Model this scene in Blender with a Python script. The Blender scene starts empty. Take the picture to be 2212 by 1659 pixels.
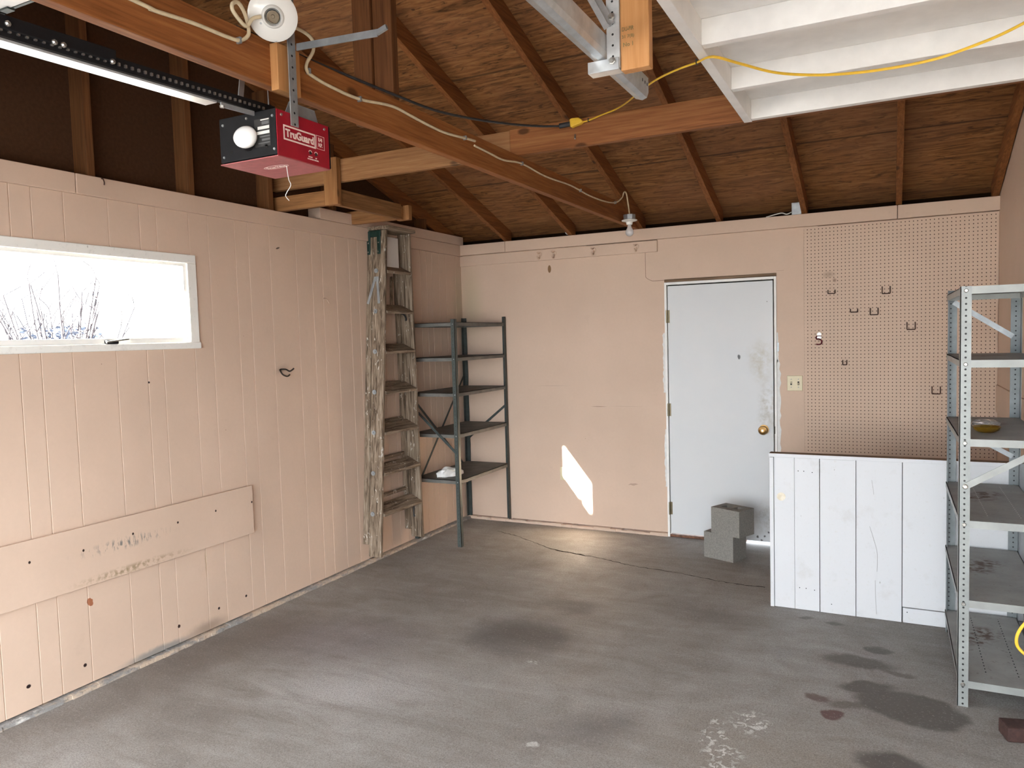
import bpy, bmesh, math, random
from mathutils import Vector, Matrix
random.seed(7)
S = bpy.context.scene
COL = S.collection

# ------------------------------------------------------------------ node materials
class NB:
    def __init__(s, name):
        s.m = bpy.data.materials.new(name); s.m.use_nodes = True
        s.t = s.m.node_tree; s.n = s.t.nodes; s.n.clear()
        s.out = s.n.new('ShaderNodeOutputMaterial')
        s.b = s.n.new('ShaderNodeBsdfPrincipled')
        s.t.links.new(s.b.outputs[0], s.out.inputs[0])
        s.co = s.n.new('ShaderNodeTexCoord').outputs['Object']
    def L(s, a, b): s.t.links.new(a, b)
    def put(s, sock, v):
        if hasattr(v, 'is_linked') or isinstance(v, bpy.types.NodeSocket): s.L(v, sock)
        else:
            if sock.type == 'RGBA' and len(v) == 3: v = (*v, 1)
            sock.default_value = v
    def map(s, scale=(1, 1, 1), rot=(0, 0, 0), loc=(0, 0, 0), co=None):
        k = s.n.new('ShaderNodeMapping'); s.L(co or s.co, k.inputs['Vector'])
        k.inputs['Scale'].default_value = scale; k.inputs['Rotation'].default_value = rot; k.inputs['Location'].default_value = loc
        return k.outputs[0]
    def noise(s, scale=5, detail=4, rough=.55, co=None, dist=0):
        k = s.n.new('ShaderNodeTexNoise'); s.L(co or s.co, k.inputs['Vector'])
        k.inputs['Scale'].default_value = scale; k.inputs['Detail'].default_value = detail
        k.inputs['Roughness'].default_value = rough; k.inputs['Distortion'].default_value = dist
        return k.outputs[0]
    def voro(s, scale=5, co=None, feature='F1'):
        k = s.n.new('ShaderNodeTexVoronoi'); k.feature = feature; s.L(co or s.co, k.inputs['Vector'])
        k.inputs['Scale'].default_value = scale; return k
    def wave(s, scale, dist, detail=2, dscale=1, co=None, dirn='X'):
        k = s.n.new('ShaderNodeTexWave'); s.L(co or s.co, k.inputs['Vector']); k.bands_direction = dirn
        k.inputs['Scale'].default_value = scale; k.inputs['Distortion'].default_value = dist
        k.inputs['Detail'].default_value = detail; k.inputs['Detail Scale'].default_value = dscale
        return k.outputs['Fac'] if 'Fac' in k.outputs else k.outputs[1]
    def rng(s, v, a, b, c=0, d=1, smooth=False):
        k = s.n.new('ShaderNodeMapRange'); s.put(k.inputs[0], v)
        if smooth: k.interpolation_type = 'SMOOTHSTEP'
        for i, x in enumerate((a, b, c, d)): k.inputs[i + 1].default_value = x
        return k.outputs[0]
    def math(s, op, a, b=0.0, c=0.0):
        k = s.n.new('ShaderNodeMath'); k.operation = op
        s.put(k.inputs[0], a); s.put(k.inputs[1], b); s.put(k.inputs[2], c); return k.outputs[0]
    def mix(s, f, a, b, mode='MIX'):
        k = s.n.new('ShaderNodeMix'); k.data_type = 'RGBA'; k.blend_type = mode
        s.put(k.inputs[0], f); s.put(k.inputs[6], a); s.put(k.inputs[7], b); return k.outputs[2]
    def ramp(s, v, stops):
        k = s.n.new('ShaderNodeValToRGB'); s.L(v, k.inputs[0]); e = k.color_ramp.elements
        while len(e) < len(stops): e.new(.5)
        for q, (p, c) in zip(e, stops): q.position = p; q.color = (*c, 1)
        return k.outputs[0]
    def sep(s, co=None):
        k = s.n.new('ShaderNodeSeparateXYZ'); s.L(co or s.co, k.inputs[0]); return k.outputs
    def bump(s, h, dist=.002, strength=.5):
        k = s.n.new('ShaderNodeBump'); s.L(h, k.inputs['Height']); k.inputs['Distance'].default_value = dist
        k.inputs['Strength'].default_value = strength; s.L(k.outputs[0], s.b.inputs['Normal'])
    def warp(s, amt, scale):
        k = s.n.new('ShaderNodeTexNoise'); s.L(s.co, k.inputs['Vector']); k.inputs['Scale'].default_value = scale; k.inputs['Detail'].default_value = 3
        a = s.n.new('ShaderNodeVectorMath'); a.operation = 'SUBTRACT'; s.L(k.outputs['Color'], a.inputs[0]); a.inputs[1].default_value = (.5, .5, .5)
        b = s.n.new('ShaderNodeVectorMath'); b.operation = 'MULTIPLY_ADD'; s.L(a.outputs[0], b.inputs[0]); b.inputs[1].default_value = (amt,) * 3; s.L(s.co, b.inputs[2])
        return b.outputs[0]
    def blob(s, col, c, r, color, rot=0, hard=.3, op=1, plane='XY', co=None, mul=None):
        """an irregular patch of another colour at a place on the surface (stain, chip, nail hole)"""
        loc = {'XY': (c[0], c[1], 0), 'XZ': (c[0], 0, c[1]), 'YZ': (0, c[0], c[1])}[plane]
        a = s.n.new('ShaderNodeMapping'); a.vector_type = 'TEXTURE'; s.L(co or s.co, a.inputs['Vector'])
        big = 1e4
        a.inputs['Location'].default_value = loc
        a.inputs['Scale'].default_value = {'XY': (r[0], r[1], big), 'XZ': (r[0], big, r[1]), 'YZ': (big, r[0], r[1])}[plane]
        a.inputs['Rotation'].default_value = {'XY': (0, 0, rot), 'XZ': (0, rot, 0), 'YZ': (rot, 0, 0)}[plane]
        l = s.n.new('ShaderNodeVectorMath'); l.operation = 'LENGTH'; s.L(a.outputs[0], l.inputs[0])
        f = s.rng(l.outputs['Value'], 1.0, 1.0 - hard, 0, op, True)
        if mul is not None: f = s.math('MULTIPLY', f, mul)
        return s.mix(f, col, color)
    def done(s, col, rough=.6, metal=0, spec=.3):
        s.put(s.b.inputs['Base Color'], col); s.put(s.b.inputs['Roughness'], rough)
        s.b.inputs['Metallic'].default_value = metal; s.b.inputs['Specular IOR Level'].default_value = spec
        return s.m

def plain(name, c, rough=.5, metal=0, var=.12, scale=30, spec=.4):
    k = NB(name); n = k.noise(scale, 4)
    col = k.mix(k.rng(n, .3, .7), tuple(x * (1 - var) for x in c), tuple(min(1, x * (1 + var)) for x in c))
    return k.done(col, rough, metal, spec)

def wood(name, dark, mid, light, axis, fine=90, rough=.65, knots=.8):
    k = NB(name); sc = [1, 1, 1]; sc['XYZ'.index(axis)] = .045
    co = k.map(tuple(sc))
    g = k.noise(fine, 5, .6, co, .4); b = k.noise(9, 3, .5, co, .8)
    col = k.ramp(k.math('ADD', k.math('MULTIPLY', g, .55), k.math('MULTIPLY', b, .45)), [(.34, dark), (.5, mid), (.66, light)])
    if knots:
        kk = [1, 1, 1]; kk['XYZ'.index(axis)] = .5
        v = k.voro(4.5, k.map(tuple(kk)))
        d = v.outputs['Distance']
        col = k.mix(k.rng(d, .10, .05, 0, knots, True), col, tuple(x * .35 for x in dark))
    k.bump(g, .001, .25)
    return k.done(col, rough, 0, .25)

PINK = (.600, .450, .345)
def pinkmat(name, marks=(), plane='XZ', grime=.16, c=PINK, extra=None):
    k = NB(name)
    n1 = k.noise(1.7, 3); n2 = k.noise(45, 4); n3 = k.noise(7, 5, .65)
    col = k.mix(k.rng(n1, .3, .7), tuple(x * .94 for x in c), tuple(x * 1.05 for x in c))
    col = k.mix(k.rng(n3, .62, .8, 0, grime), col, (.30, .22, .17))
    col = k.mix(k.rng(n2, .35, .65, 0, .10), col, tuple(x * .8 for x in c))
    v = k.voro(6.0).outputs['Distance']
    col = k.mix(k.rng(v, .022, .012, 0, .55), col, (.16, .10, .07))
    if extra: col = extra(k, col)
    w = k.warp(.02, 30)
    for m in marks:
        col = k.blob(col, m[0], m[1], m[2], rot=m[3] if len(m) > 3 else 0, hard=m[4] if len(m) > 4 else .3, op=m[5] if len(m) > 5 else 1, plane=plane, co=w if (len(m) > 6 and m[6]) else None)
    k.bump(n2, .0015, .25)
    return k.done(col, .62, 0, .25)

# ------------------------------------------------------------------ mesh builder
class MB:
    def __init__(s): s.v = []; s.f = []
    def hexa(s, p):
        b = len(s.v); s.v += [tuple(q) for q in p]
        for f in ((0, 3, 2, 1), (4, 5, 6, 7), (0, 1, 5, 4), (1, 2, 6, 5), (2, 3, 7, 6), (3, 0, 4, 7)): s.f.append(tuple(b + i for i in f))
        return s
    def box(s, x0, x1, y0, y1, z0, z1):
        return s.hexa([(x0, y0, z0), (x1, y0, z0), (x1, y1, z0), (x0, y1, z0), (x0, y0, z1), (x1, y0, z1), (x1, y1, z1), (x0, y1, z1)])
    def bar(s, p, q, w, h, up=(0, 0, 1)):
        p, q = Vector(p), Vector(q); d = (q - p).normalized(); r = d.cross(Vector(up)).normalized(); u = r.cross(d)
        a = r * w / 2; c = u * h / 2
        return s.hexa([p - a - c, p + a - c, q + a - c, q - a - c, p - a + c, p + a + c, q + a + c, q - a + c])
    def rbox(s, c, sx, sy, sz, ang):
        ca, sa = math.cos(ang), math.sin(ang); P = []
        for z in (c[2], c[2] + sz):
            for a, b in ((-1, -1), (1, -1), (1, 1), (-1, 1)):
                x, y = a * sx / 2, b * sy / 2; P.append((c[0] + ca * x - sa * y, c[1] + sa * x + ca * y, z))
        return s.hexa(P)
    def frame(s, p, q):
        p, q = Vector(p), Vector(q); d = (q - p).normalized()
        u = d.orthogonal().normalized(); return p, q, d, u, d.cross(u)
    def lathe(s, p, d, prof, n=24):
        """prof: list of (distance along d, radius)"""
        p = Vector(p); d = Vector(d).normalized(); u = d.orthogonal().normalized(); w = d.cross(u); b = len(s.v)
        for t, r in prof:
            for i in range(n):
                a = 2 * math.pi * i / n; s.v.append(tuple(p + d * t + (u * math.cos(a) + w * math.sin(a)) * r))
        for j in range(len(prof) - 1):
            for i in range(n):
                k = (i + 1) % n; s.f.append((b + j * n + i, b + j * n + k, b + (j + 1) * n + k, b + (j + 1) * n + i))
        s.f.append(tuple(b + i for i in range(n))[::-1]); e = b + (len(prof) - 1) * n; s.f.append(tuple(e + i for i in range(n)))
        return s
    def cyl(s, p, q, r, n=16):
        p, q = Vector(p), Vector(q); return s.lathe(p, q - p, [(0, r), ((q - p).length, r)], n)
    def tube(s, pts, r, n=8, smooth=True, flat=1.0):
        P = [Vector(p) for p in pts]
        if smooth and len(P) > 2:
            out = []
            for i in range(len(P) - 1):
                a, b, c, d = P[max(i - 1, 0)], P[i], P[i + 1], P[min(i + 2, len(P) - 1)]
                for k in range(5):
                    t = k / 5; out.append(.5 * ((2 * b) + (c - a) * t + (2 * a - 5 * b + 4 * c - d) * t * t + (3 * b - a - 3 * c + d) * t ** 3))
            P = out + [P[-1]]
        b = len(s.v); prev = None
        for i, p in enumerate(P):
            d = (P[min(i + 1, len(P) - 1)] - P[max(i - 1, 0)]).normalized()
            u = d.orthogonal().normalized() if prev is None else (prev - d * prev.dot(d)).normalized()
            prev = u; w = d.cross(u)
            for k in range(n):
                a = 2 * math.pi * k / n; s.v.append(tuple(p + u * math.cos(a) * r + w * math.sin(a) * r * flat))
        for j in range(len(P) - 1):
            for i in range(n):
                k = (i + 1) % n; s.f.append((b + j * n + i, b + j * n + k, b + (j + 1) * n + k, b + (j + 1) * n + i))
        s.f.append(tuple(b + i for i in range(n))[::-1]); e = b + (len(P) - 1) * n; s.f.append(tuple(e + i for i in range(n)))
        return s
    def prism(s, poly, axis, a, c):
        """2-D polygon extruded along axis from a to c"""
        n = len(poly); b = len(s.v)
        for t in (a, c):
            for (p, q) in poly: s.v.append({'X': (t, p, q), 'Y': (p, t, q), 'Z': (p, q, t)}[axis])
        s.f.append(tuple(b + i for i in range(n))[::-1]); s.f.append(tuple(b + n + i for i in range(n)))
        for i in range(n): k = (i + 1) % n; s.f.append((b + i, b + k, b + n + k, b + n + i))
        return s
    def build(s, name, mat, parent=None, bevel=0, smooth=False, seg=2):
        me = bpy.data.meshes.new(name); me.from_pydata(s.v, [], s.f); me.materials.append(mat)
        bm = bmesh.new(); bm.from_mesh(me); bmesh.ops.recalc_face_normals(bm, faces=bm.faces)
        if smooth:
            for f in bm.faces: f.smooth = len(f.verts) == 4
            for e in bm.edges:
                if len(e.link_faces) == 2 and e.calc_face_angle(0) > .7: e.smooth = False
        bm.to_mesh(me); bm.free()
        o = bpy.data.objects.new(name, me); COL.objects.link(o)
        if bevel:
            mo = o.modifiers.new('bevel', 'BEVEL'); mo.width = bevel; mo.segments = seg; mo.limit_method = 'ANGLE'
        if parent: adopt(o, parent)
        return o

def adopt(o, parent):
    o.parent = parent
    # parents here are Empties or meshes that are only translated
    off = Vector((0, 0, 0)); p = parent
    while p: off += Vector(p.location) + (p.matrix_parent_inverse.translation if p.parent else Vector((0, 0, 0))); p = p.parent
    o.matrix_parent_inverse = Matrix.Translation(-off)

def tag(o, label=None, cat=None, group=None, kind=None):
    if label: o['label'] = label
    if cat: o['category'] = cat
    if group: o['group'] = group
    if kind: o['kind'] = kind
    return o
def thing(name, loc, label, cat, group=None):
    o = bpy.data.objects.new(name, None); o.location = loc; o.empty_display_size = .05; COL.objects.link(o)
    return tag(o, label, cat, group)
def struct(o, label=None): o['kind'] = 'structure'; return tag(o, label)
def copy_tree(o, delta, label, group=None):
    r = o.copy(); COL.objects.link(r); r.location = Vector(o.location) + Vector(delta); r['label'] = label
    if group: r['group'] = group
    for ch in list(o.children):
        c = ch.copy(); COL.objects.link(c); c.parent = r; c.matrix_parent_inverse = ch.matrix_parent_inverse.copy()
        for g in list(ch.children):
            d = g.copy(); COL.objects.link(d); d.parent = c; d.matrix_parent_inverse = g.matrix_parent_inverse.copy()
    return r

# ------------------------------------------------------------------ materials
white_paint = plain('white paint', (.80, .79, .76), .45, 0, .05, 12)
def worn_white(name, c=(.80, .80, .79), dirt=.45):
    k = NB(name); n = k.noise(6, 6, .7); f = k.noise(60, 4)
    col = k.mix(k.rng(n, .58, .76, 0, dirt), c, (.42, .40, .37)); col = k.mix(k.rng(f, .60, .72, 0, .35), col, (.5, .49, .46))
    v = k.voro(13, k.map((1, 1, .5))).outputs['Distance']; col = k.mix(k.rng(v, .05, .03, 0, .6), col, (.25, .24, .22))
    k.bump(f, .001, .2); return k.done(col, .5, 0, .35)
plank_white = worn_white('scuffed white boards', (.585, .595, .61), .40)
peel_white = worn_white('peeling white paint', (.78, .77, .72), .8)
raft = wood('rafter wood', (.11, .036, .010), (.21, .076, .022), (.30, .12, .038), 'Y')
joist_w = wood('joist wood', (.16, .052, .013), (.27, .096, .027), (.36, .148, .046), 'Y')
beam_w = wood('cross beam wood', (.14, .048, .014), (.25, .092, .029), (.34, .145, .05), 'X')
beam_left_w = wood('lighter beam wood', (.16, .068, .024), (.26, .122, .048), (.35, .18, .078), 'X')
stud_w = wood('stud wood', (.065, .025, .008), (.125, .050, .017), (.18, .078, .028), 'Z')
post_w = wood('post wood', (.07, .026, .009), (.14, .055, .019), (.19, .082, .03), 'Z')
box_x = wood('rough board wood along x', (.15, .065, .022), (.26, .122, .045), (.36, .185, .080), 'X')
box_y = wood('rough board wood along y', (.14, .062, .022), (.24, .115, .045), (.34, .18, .085), 'Y')
box_z = wood('rough board wood upright', (.15, .062, .020), (.26, .118, .042), (.35, .175, .07), 'Z')
hang_w = wood('new fir wood', (.36, .16, .052), (.47, .225, .082), (.54, .28, .115), 'Z', 60, .6, 0)
rawtrim = wood('bare brown trim', (.04, .022, .012), (.11, .065, .035), (.24, .16, .10), 'X', 60)
def ladder_mat(axis):
    k = NB('weathered ladder wood ' + axis); sc = [1, 1, 1]; sc['XYZ'.index(axis)] = .06
    g = k.noise(70, 5, .6, k.map(tuple(sc)), .5)
    col = k.ramp(g, [(.34, (.065, .044, .028)), (.5, (.20, .148, .102)), (.66, (.33, .262, .195))])
    sp = k.noise(38, 3, .5, k.map((1, 1, .35), (.4, .3, .2)), 1.6)
    col = k.mix(k.rng(sp, .66, .70, 0, .85), col, (.66, .62, .54))
    big = k.noise(9, 4, .6); col = k.mix(k.rng(big, .68, .74, 0, .7), col, (.58, .56, .50))
    k.bump(g, .001, .4); return k.done(col, .7, 0, .2)
ladder_z, ladder_y = ladder_mat('Z'), ladder_mat('Y')
galv = plain('galvanised steel', (.50, .52, .53), .38, .75, .14, 22)
galv_dark = plain('dull galvanised steel', (.33, .35, .36), .45, .6, .15, 22)
steel = plain('bright bolt steel', (.40, .39, .36), .35, .9, .1, 40)
black = plain('black enamel', (.008, .008, .009), .6, 0, .2, 30, .2)
dkmetal = plain('dark green grey steel', (.050, .060, .056), .5, .15, .2, 30)
dkshelf = plain('dark dusty shelf steel', (.14, .135, .12), .6, .1, .25, 9)
brass = plain('worn brass', (.26, .15, .055), .32, 1, .2, 40)
dkwire = plain('dark brown wire', (.05, .022, .016), .5, .2, .2, 40)
cream = plain('cream cable jacket', (.62, .52, .34), .5, 0, .12, 40)
rubber = plain('black rubber cable', (.030, .031, .033), .55, 0, .2, 40)
yellow = plain('yellow vinyl cable', (.80, .50, .045), .42, 0, .1, 30)
porcelain = plain('white porcelain', (.74, .73, .68), .18, 0, .04, 10, .5)
frost = plain('frosted bulb glass', (.82, .82, .80), .12, 0, .03, 10, .5)
red = plain('red enamel', (.30, .006, .018), .38, 0, .1, 20)
red_dark = plain('dusty pink red underside', (.36, .10, .10), .6, 0, .12, 40)
pinkwhite = plain('pinkish white print', (.78, .62, .56), .5, 0, .03, 30)
ivory = plain('ivory plastic', (.66, .58, .38), .4, 0, .05, 20)
ink = plain('dark ink', (.02, .02, .018), .6)
stampink = plain('faded stamp ink', (.20, .15, .06), .7)
paper = plain('label paper', (.60, .59, .55), .6, 0, .05)
greyprint = plain('grey print', (.10, .10, .10), .6, 0, .05)
dkgreen = plain('dark green hinge paint', (.006, .028, .022), .4, .2, .2)
hole = plain('shadow black', (.008, .007, .006), .9)
brick_m = plain('brown brick', (.050, .024, .020), .85, 0, .3, 60)
pink_flat = pinkmat('pink wall paint back', marks=[
    ((.857, 2.182), (.016, .034), (.22, .125, .06), 0, .15, 1, False),
    ((.86, 1.20), (.20, .004), (.40, .29, .23), .0, .9, .6), ((1.27, 1.03), (.09, .004), (.22, .14, .10), 0, .8, .8), ((1.50, 1.035), (.18, .003), (.40, .28, .22), 0, .9, .6), ((.10, 1.95), (.16, .45), (.46, .40, .27), 0, .9, .55, True),
    ((1.55, .40), (.05, .010), (.30, .2, .15), -.1, .5, .6, True)])
pink_plain = pinkmat('pink paint plain')
pink_trim = pinkmat('pink trim paint', grime=.3)
NAILS = [(-3.889, .687), (-3.64, .674), (-3.378, .689), (-3.111, .684), (-2.857, .691), (-2.589, .685)]
pink_board = pinkmat('pink board paint', plane='YZ', marks=[(n, (.0065, .0075), (.03, .016, .012), 0, .3) for n in NAILS],
    extra=lambda k, col: k.blob(k.blob(col, (-3.42, .655), (.34, .040), (.17, .165, .15), hard=.9, op=.9, plane='YZ', mul=k.rng(k.noise(70, 3, .6, k.map((1, 1, .3))), .50, .60)), (-3.38, .520), (.42, .030), (.30, .22, .13), hard=.9, op=.9, plane='YZ', mul=k.rng(k.noise(40, 4, .6), .45, .58)))
pink_left = pinkmat('pink grooved panelling', plane='YZ', marks=[
    ((-3.608, .414), (.015, .022), (.32, .12, .06), .4, .15, 1, True), ((-3.653, .122), (.010, .010), (.02, .01, .01)), ((-3.916, .133), (.012, .010), (.02, .01, .01)),
    ((-3.122, .119), (.010, .011), (.04, .015, .01)), ((-2.851, .126), (.009, .009), (.02, .01, .01)), ((-2.647, .132), (.009, .009), (.02, .01, .01)),
    ((-3.22, 1.439), (.006, .006), (.02, .01, .01)), ((-3.249, .035), (.28, .035), (.22, .22, .21), 0, .7, .8, True), ((-2.93, .045), (.20, .06), (.17, .13, .10), 0, .9, .6, True),
    ((-2.253, 2.214), (.02, .006), (.1, .07, .05), .3), ((-2.27, 1.46), (.09, .04), (.34, .25, .19), .3, .9, .5, True),
    ((-2.925, .42), (.012, .10), (.36, .27, .17), 0, .9, .5, True), ((-.06, 1.95), (.14, .42), (.46, .41, .28), 0, .9, .5, True)])

def pegmat():
    def holes(k, col):
        o = k.sep()
        fx = k.math('FRACT', k.math('DIVIDE', k.math('SUBTRACT', o[0], 2.8685), .0249)); fz = k.math('FRACT', k.math('DIVIDE', k.math('SUBTRACT', o[2], .025), .0249))
        dx = k.math('SUBTRACT', fx, .5); dz = k.math('SUBTRACT', fz, .5)
        d = k.math('SQRT', k.math('ADD', k.math('MULTIPLY', dx, dx), k.math('MULTIPLY', dz, dz)))
        some = k.rng(k.noise(3.3, 3), .66, .72, 1, .35)   # some holes are filled with paint
        f = k.math('MULTIPLY', k.rng(d, .17, .11), some)
        return k.mix(f, col, (.055, .028, .018))
    return pinkmat('pink pegboard', extra=holes, grime=.22, marks=[((3.02, 2.0), (.06, .035), (.33, .24, .17), 0, .9, .6, True), ((3.06, 1.96), (.02, .02), (.25, .16, .11), 0, .8, .7, True)])
peg = pegmat()

def floormat():
    k = NB('stained garage concrete')
    w = k.warp(.22, 3.2); w2 = k.warp(.05, 22); w3 = k.warp(.10, 9)
    n1 = k.noise(.9, 4, .6); n2 = k.noise(3.5, 6, .68, None, .6); n3 = k.noise(170, 3, .7); n4 = k.noise(26, 5, .7)
    st = k.noise(5, 5, .65, k.map((.35, 1.5, 1), (0, 0, -.55)), .8)
    col = k.ramp(k.math('ADD', k.math('MULTIPLY', n1, .6), k.math('MULTIPLY', st, .4)), [(.36, (.215, .196, .178)), (.5, (.305, .288, .270)), (.64, (.40, .388, .375))])
    col = k.mix(k.rng(n2, .42, .68, 0, .45), col, (.205, .178, .155))
    col = k.mix(k.rng(n2, .40, .30, 0, .35), col, (.30, .28, .26))
    B = lambda *a, **q: k.blob(*a, **q)
    col = B(col, (.75, -2.7), (.75, .55), (.165, .135, .150), hard=.9, op=.5, co=w)
    col = B(col, (1.62, -2.25), (.44, .36), (.085, .080, .076), hard=.8, op=.85, co=w)
    col = B(col, (1.70, -1.75), (.30, .15), (.105, .095, .088), hard=.8, op=.55, co=w)
    col = B(col, (2.35, -3.0), (.35, .22), (.085, .072, .066), rot=.6, hard=.9, op=.55, co=w)
    col = B(col, (2.55, -1.6), (.5, .25), (.13, .11, .095), hard=.9, op=.5, co=w)
    col = B(col, (1.15, -3.2), (.75, .50), (.47, .46, .455), rot=.4, hard=.95, op=.75, co=w, mul=k.rng(st, .30, .58))
    col = B(col, (.22, -3.1), (.36, 1.5), (.15, .122, .098), rot=-.12, hard=.9, op=.6, co=w)
    col = B(col, (1.90, -3.3), (.35, .3), (.26, .24, .22), hard=.95, op=.5, co=w)
    col = B(col, (3.05, -3.0), (.75, .55), (.29, .255, .215), hard=.9, op=.6, co=w)
    col = B(col, (2.93, -1.96), (.10, .10), (.33, .32, .32), hard=.9, op=.5, co=w3)
    col = B(col, (3.28, -1.93), (.20, .085), (.10, .088, .078), rot=-.1, hard=.45, op=.8, co=w3)
    col = B(col, (3.36, -1.75), (.075, .06), (.085, .078, .072), hard=.45, op=.8, co=w3)
    col = B(col, (3.45, -2.0), (.09, .04), (.11, .085, .075), hard=.5, op=.7, co=w3)
    col = B(col, (2.99, -1.42), (.06, .03), (.10, .09, .08), hard=.6, op=.7, co=w3)
    col = B(col, (3.15, -1.45), (.07, .03), (.10, .09, .08), hard=.6, op=.7, co=w3)
    col = B(col, (3.50, -2.34), (.235, .17), (.108, .098, .088), rot=-.25, hard=.22, op=.95, co=w3)
    col = B(col, (3.32, -2.20), (.14, .07), (.11, .098, .088), rot=.4, hard=.4, op=.9, co=w3)
    col = B(col, (3.25, -2.40), (.10, .05), (.125, .105, .09), rot=.3, hard=.5, op=.7, co=w3)
    col = B(col, (3.205, -2.515), (.052, .05), (.115, .045, .042), hard=.3, op=.9, co=w3)
    col = B(col, (3.13, -2.39), (.06, .045), (.12, .068, .062), hard=.4, op=.85, co=w3)
    col = B(col, (3.43, -2.83), (.15, .11), (.082, .072, .066), hard=.45, op=.9, co=w3)
    sp = k.rng(k.noise(34, 3, .5, None, 1.0), .53, .57)
    for c, r in (((2.79, -2.90), (.075, .10)), ((2.84, -3.0), (.10, .08)), ((2.90, -2.72), (.11, .13)), ((2.86, -3.12), (.09, .09)), ((2.78, -2.78), (.05, .05))):
        col = B(col, c, r, (.66, .65, .63), hard=.6, op=.95, co=w2, mul=sp)
    sp2 = k.rng(k.noise(60, 3, .5, None, 1.0), .50, .58)
    col = B(col, (1.822, -2.545), (.055, .05), (.55, .54, .52), hard=.8, op=.9, co=w2, mul=sp2)
    col = B(col, (2.145, -3.237), (.03, .022), (.58, .57, .55), hard=.4, op=.9, co=w2)
    col = B(col, (1.06, -1.9), (.10, .04), (.40, .38, .37), hard=.9, op=.7, co=w2, mul=sp2)
    col = B(col, (2.03, -2.82), (.09, .05), (.38, .36, .35), hard=.9, op=.6, co=w2, mul=sp2)
    col = k.mix(k.rng(n3, .38, .66, -.15, .62), col, (.10, .088, .078)); g2 = k.noise(75, 4, .75); col = k.mix(k.rng(g2, .52, .72, 0, .5), col, (.11, .097, .086)); col = k.mix(k.rng(g2, .42, .30, 0, .45), col, (.50, .48, .455))
    fl = k.voro(55).outputs['Distance']; col = k.mix(k.rng(fl, .10, .06, 0, .5), col, (.42, .40, .38))
    col = k.mix(k.rng(n4, .60, .75, 0, .35), col, (.10, .085, .07))
    k.bump(k.math('ADD', k.math('MULTIPLY', n3, .4), n4), .002, .35)
    return k.done(col, k.rng(n2, .3, .7, .58, .78), 0, .38)
def plymat():
    k = NB('roof plywood'); co = k.map((.16, 1.3, 1), (0, 0, .05)); c2 = k.map((.22, 1, 1))
    g = k.noise(16, 6, .65, co, 1.9); s2 = k.noise(28, 4, .55, c2, 2.2); big = k.noise(1.1, 3)
    col = k.ramp(g, [(.32, (.085, .034, .011)), (.5, (.235, .100, .034)), (.68, (.34, .165, .062))])
    col = k.mix(k.rng(s2, .56, .68, 0, .85), col, (.055, .021, .007))
    col = k.mix(k.rng(big, .45, .65, 0, .35), col, (.28, .135, .075))
    y = k.sep()[1]
    for s in (-.72, -1.88, -3.04):
        col = k.mix(k.rng(k.math('ABSOLUTE', k.math('SUBTRACT', y, s)), .012, .004, 0, .75), col, (.045, .02, .009))
    v = k.voro(5, k.map((1, 1.6, 1))).outputs['Distance']; col = k.mix(k.rng(v, .07, .04, 0, .8), col, (.05, .02, .01))
    k.bump(g, .002, .3); return k.done(col, .7, 0, .2)
ply = plymat()
sheath = plain('dark brown fibreboard', (.062, .030, .015), .85, 0, .15, 60, .1)
k = NB('flaking curb paint'); n = k.noise(14, 5, .7, k.map((1, .35, 1))); f = k.noise(90, 4)
col = k.mix(k.rng(n, .44, .56), (.50, .40, .31), (.26, .25, .24)); col = k.mix(k.rng(n, .62, .70), col, (.62, .60, .56)); col = k.mix(k.rng(f, .55, .70, 0, .6), col, (.14, .12, .10))
concrete_curb = k.done(col, .85, 0, .2)
block_m = plain('grey cinder block', (.225, .215, .195), .9, 0, .20, 120, .15)
outdoor = plain('outdoor paving', (.125, .13, .137), .9, 0, .15, 3)
stucco = plain('pale stucco', (.55, .50, .44), .9, 0, .1, 20)
twig_m = plain('shade dark twigs', (.017, .014, .018), .8, 0, .2, 8)  # twigs coloured almost black to carry their shaded side
leaf_m = plain('dull blue leaves', (.05, .065, .10), .8, 0, .2, 8)
def holed_steel(name, c, x0, spacing, r, axisv='X', rough=.45, metal=.35):
    """steel angle with a row of punched holes up its length"""
    k = NB(name); o = k.sep(); n = k.noise(14, 5, .65)
    col = k.mix(k.rng(n, .35, .7), tuple(q * .82 for q in c), tuple(min(1, q * 1.08) for q in c))
    h = o[0 if axisv == 'X' else 1]
    dz = k.math('MULTIPLY', k.math('SUBTRACT', k.math('FRACT', k.math('DIVIDE', o[2], spacing)), .5), spacing)
    dx = k.math('SUBTRACT', h, x0)
    d = k.math('SQRT', k.math('ADD', k.math('MULTIPLY', dx, dx), k.math('MULTIPLY', dz, dz)))
    f = k.rng(d, r, r * .75)
    col = k.mix(f, col, (.02, .02, .02)); return k.done(col, rough, metal, .4)
light_shelf = plain('light grey shelf steel', (.30, .31, .295), .42, .3, .12, 12)
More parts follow.
